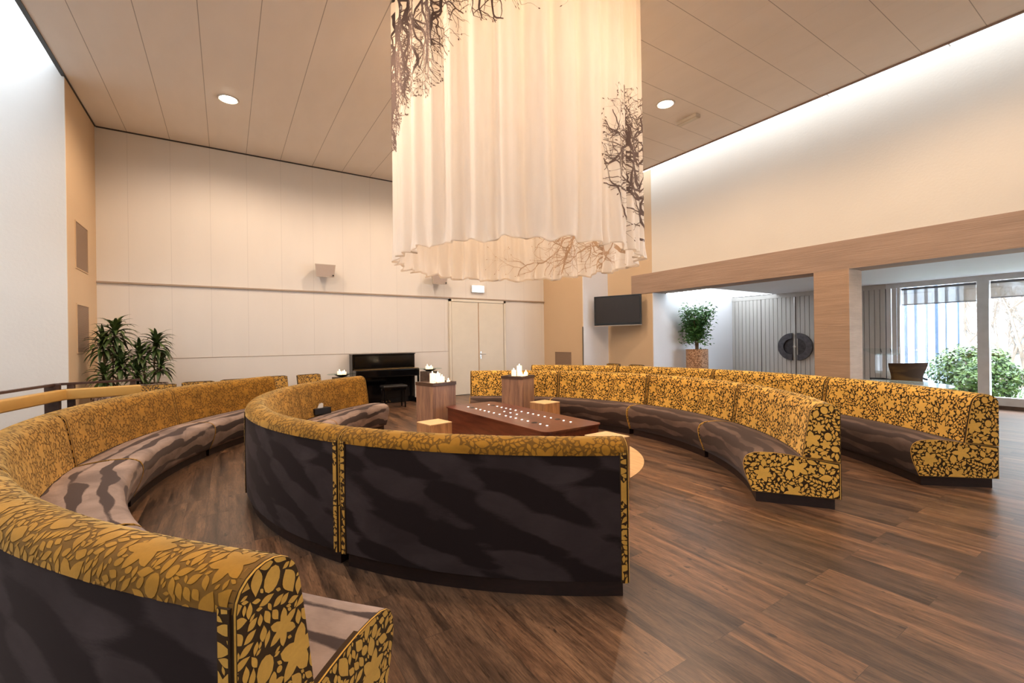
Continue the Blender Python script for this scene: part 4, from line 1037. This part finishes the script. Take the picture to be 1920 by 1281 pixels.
# printed branches as flat ribbons lying on the cloth
FA = atan2(-DC[1], -DC[0])      # facing direction of the near side
def onc(al, z, off=.004):
    th = FA+al; r = drape(th % (2*pi), z)+off
    return (r*cos(th), r*sin(th), z-DZ0)
ULIM = None
def ribbon(pts, ws, off):
    L_ = []
    for i, p in enumerate(pts):
        a_ = pts[max(0, i-1)]; c_ = pts[min(len(pts)-1, i+1)]; dx, dz = c_[0]-a_[0], c_[1]-a_[1]; l = hypot(dx, dz) or 1
        nx, nz = -dz/l*ws[i]/2, dx/l*ws[i]/2
        for s in (1, -1):
            L_.append(onc((p[0]+s*nx)/DR, p[1]+s*nz, off))
    b.add(L_, [(2*i, 2*i+1, 2*i+3, 2*i+2) for i in range(len(pts)-1)], 1 if off > 0 else 2)
def branch(x, z, a, L_, w, dep, lim, grav=0, off=.004):
    n = max(3, int(L_/.028)); pts = [(x, z)]; ws = [w]; kids = []
    for i in range(n):
        a += rng.gauss(0, .24)+grav*sin(-pi/2-a)*.12; st = L_/n; x += cos(a)*st; z += sin(a)*st
        if not lim(x, z): break
        pts.append((x, z)); ws.append(w*(1-.62*(i+1)/n))
        if dep > 0 and rng.random() < (.20 if dep > 1 else .30): kids.append((x, z, a+rng.choice((-1, 1))*rng.uniform(.5, 1.15), L_*rng.uniform(.35, .62), ws[-1]*.62, dep-1))
    if len(pts) > 1: ribbon(pts, ws, off)
    if dep == 0 and len(pts) > 1 and rng.random() < .8:
        q = pts[-1]; ribbon([q, (q[0]+.010*cos(a), q[1]+.010*sin(a)), (q[0]+.022*cos(a), q[1]+.022*sin(a))], [.003, .011, .002], off)
    for k in kids: branch(*k, lim, grav, off)
# left panel: boughs hanging from above; x is arc length from the facing line (left negative)
def limL(x, z):
    fx = (x+1.85)/1.43             # 0 at the left edge, 1 at the panel edge
    return -2.3 < x < -.42 and z < 5.2 and z > 3.50+.62*max(0, fx)+.10*sin(x*9)
for x0, z0, a0, L_, w in ((-1.95, 5.1, -1.35, 1.7, .060), (-1.75, 5.1, -1.2, 1.5, .065), (-1.6, 5.15, -1.75, 1.6, .05), (-1.45, 5.1, -1.2, 1.3, .050), (-1.25, 5.15, -1.6, 1.2, .045), (-1.1, 5.1, -1.0, 1.0, .040), (-.95, 5.1, -1.5, 1.0, .035), (-.8, 5.1, -1.2, .9, .030), (-.65, 5.1, -1.7, .9, .028), (-1.55, 4.5, -1.5, .9, .035), (-1.3, 4.7, -.5, .9, .035), (-1.6, 4.6, -.4, .9, .035), (-1.8, 4.2, -1.3, .8, .035), (-1.75, 4.7, -.2, .9, .03), (-1.0, 4.75, -.3, .6, .025), (-1.4, 4.35, -1.1, .7, .022), (-.9, 4.6, -1.2, .7, .02)):
    branch(x0, z0, a0, L_, w, 3, limL, 1)
def limT(x, z): return -.42 < x < .55 and 4.30+.20*abs(x) < z < 5.2
for x0, z0, a0, L_, w in ((-.41, 5.0, -.6, .8, .030), (-.41, 4.75, -.35, .55, .022), (-.38, 4.6, -1.0, .4, .014), (-.1, 5.1, -.6, .7, .02), (.15, 4.95, -.5, .5, .015)):
    branch(x0, z0, a0, L_, w, 2, limT, .3)
# right panel: a tree leaning in from the right edge
def limR(x, z): return .93 < x < 1.84 and z < 4.10-.30*max(0, 1.6-x) and z > 2.40
for x0, z0, a0, L_, w in ((1.62, 2.75, 1.9, 1.2, .050), (1.80, 2.80, 2.3, .9, .050), (1.9, 2.72, 3.05, 1.0, .045), (1.75, 3.05, 2.1, .9, .045), (1.7, 3.2, 1.5, .9, .035), (1.75, 2.90, 2.8, .8, .035), (1.85, 2.52, 3.05, .9, .030), (1.85, 2.60, 2.7, .7, .025), (1.5, 3.3, 2.0, .8, .028), (1.35, 3.0, 1.7, .9, .025), (1.2, 2.6, 1.6, .8, .018), (1.3, 2.85, 2.6, .5, .022), (1.15, 3.2, 1.4, .7, .02), (1.45, 3.5, 1.3, .6, .02)):
    branch(x0, z0, a0, L_, w, 3, limR, -.3)
# far inner side, right half: more of the tree
def limB(x, z): return 2.5 < x < 5.2 and z < 3.3 and z > 2.40
for x0, z0, a0, L_, w in ((2.6, 2.5, .5, 1.6, .05), (3.0, 2.6, .2, 1.4, .035), (3.6, 3.0, -.3, 1.2, .03), (3.2, 2.9, -.5, 1.0, .025), (4.0, 2.7, .1, .9, .02)):
    branch(x0, z0, a0, L_, w, 2, limB, 0, -.004)
b.build('fabric_shade', [M_drape, M_print, flat('faint_print_on_the_reverse', (.55, .42, .32), .8)], e, smooth=True)
b = MB()
for i in range(72):
    a = 2*pi*i/72; b.add([], [])
b.tube([((DR+.0)*cos(2*pi*i/72), (DR+.0)*sin(2*pi*i/72), DZ1-DZ0+.012) for i in range(73)], .018, 8, cap=False); b.build('ceiling_track', M_black, e)

for i in range(5):
    a = i*2*pi/5+.3; q = Vector((3.0+0.85*cos(a)-DC[0], 4.6+0.85*sin(a)-DC[1], 4.75-DZ0))
    b = MB(); b.lathe([(0, .075), (.022, .080), (.050, .105), (.060, .135), (.045, .165), (.020, .19), (.018, .23), (0, .23)], 16); b.tube([(0, 0, .23), (0, 0, CEIL-4.75-.01)], .006, 6)
    o = b.build('bulb', emis('warm_bulb_glow', (1, .66, .36, 1), 4) if i == 0 else bulbm, e, smooth='auto'); bulbm = o.data.materials[0]; o.location = q
b = MB(); b.lathe([(0, -.01), (.115, -.01), (.13, 0), (0, 0)], 28); o = b.build('inner_downlight', M_lamp, e); o.location = (3.05-DC[0], 4.60-DC[1], CEIL-.002-DZ0)

# ------------------------------------------------------------------ garden room: lectern, glass table, armchair
M_acr = glass_mat('clear_acrylic', (.95, .97, .965, 1), .025)
e = empty('acrylic_lectern', (10.72, 3.32, 0), radians(-30)); tag(e, 'clear acrylic lectern with two uprights by the greige boards', 'lectern')
b = MB(); b.box(-.33, .33, -.20, .20, 0, .02); b.build('base', M_acr, e)
for x in (-.11, .11): b = MB(); b.box(x-.05, x+.05, -.03, .03, .02, 1.06); b.build('upright', M_acr, e)
b = MB(); MX = Matrix.Translation((0, 0, 1.10)) @ Matrix.Rotation(radians(16), 4, 'X'); b.box(-.33, .33, -.2, .2, -.006, .006, M=MX); b.build('reading_tray', M_acr, e); b = MB(); b.box(-.33, .33, -.21, -.19, -.008, .012, M=MX); b.build('tray_lip', M_acr, e)
for x in (-.1, .1): b = MB(); b.tube([(x, -.05, 1.09), (x+.05, .02, 1.15)], .006); b.build('clip', M_black, e)
e = empty('glass_table', (7.80, 2.40, 0)); tag(e, 'round glass table top glinting behind the outer right sofa', 'table')
t = NT('greenish_table_glass'); t.set(Base_Color=(.55, .68, .66, 1), Roughness=.06, Alpha=.45); b = MB(); b.lathe([(0, .72), (.69, .72), (.695, .726), (.69, .732), (0, .732)], 64); b.build('glass_top', t.m, e, smooth='auto')
b = MB(); b.lathe([(.28, 0), (.28, .015), (.03, .03), (.03, .70), (.12, .72), (0, .72)], 32); b.build('pedestal', M_steel, e, smooth='auto')
e = empty('armchair', (9.84, 2.70, 0), radians(-33)); tag(e, 'brown patterned armchair with waisted back seen against the window', 'chair')
t = velvet('dark_gold_brown_velvet', (.045, .022, .008, 1), (.13, .068, .018, 1), .5, .08, .2)
b = MB(); n = 12; vs = []
def wd(z): k = (z-.40)/.53; return .285+.035*cos(k*2*pi)*1.0-(.0 if k < .9 else .0)
rows_ = [.40+.53*i/9 for i in range(10)]
for t_ in (0, 1):
    for z in rows_:
        for j in range(n+1): v = -1+2*j/n; vs.append((v*wd(z), -.0+.05*v*v+(.055 if t_ else 0)-.10*(z-.4), z))
m = n+1; K = 10*m; fs = []
for i in range(9):
    for j in range(n): a = i*m+j; fs += [(a, a+1, a+1+m, a+m), (K+a, K+a+m, K+a+1+m, K+a+1)]
for j in range(n): fs += [(9*m+j, 9*m+j+1, K+9*m+j+1, K+9*m+j), (j, K+j, K+j+1, j+1)]
for i in range(9): fs += [(i*m, (i+1)*m, K+(i+1)*m, K+i*m), (i*m+n, K+i*m+n, K+(i+1)*m+n, (i+1)*m+n)]
b.add(vs, fs, 0, [(v[0], v[2]) for v in vs]); b.build('backrest', t, e, smooth='auto', fix=True)
b = MB(); b.rbox(-.30, .30, .0, .52, .36, .46, .03, 3); b.build('seat', V_seatL, e, smooth='auto')
for s in (-1, 1): b = MB(); b.tube([(s*.31, .02, .64), (s*.34, .12, .655), (s*.34, .40, .64), (s*.31, .46, .42)], .018, 8); b.build('armrest', M_dark, e, smooth=True)
for sx in (-1, 1):
    for y in (.06, .46): b = MB(); b.tube([(sx*.24, y, .37), (sx*.26, y, 0)], [.02, .014], 8); b.build('leg', M_dark, e)
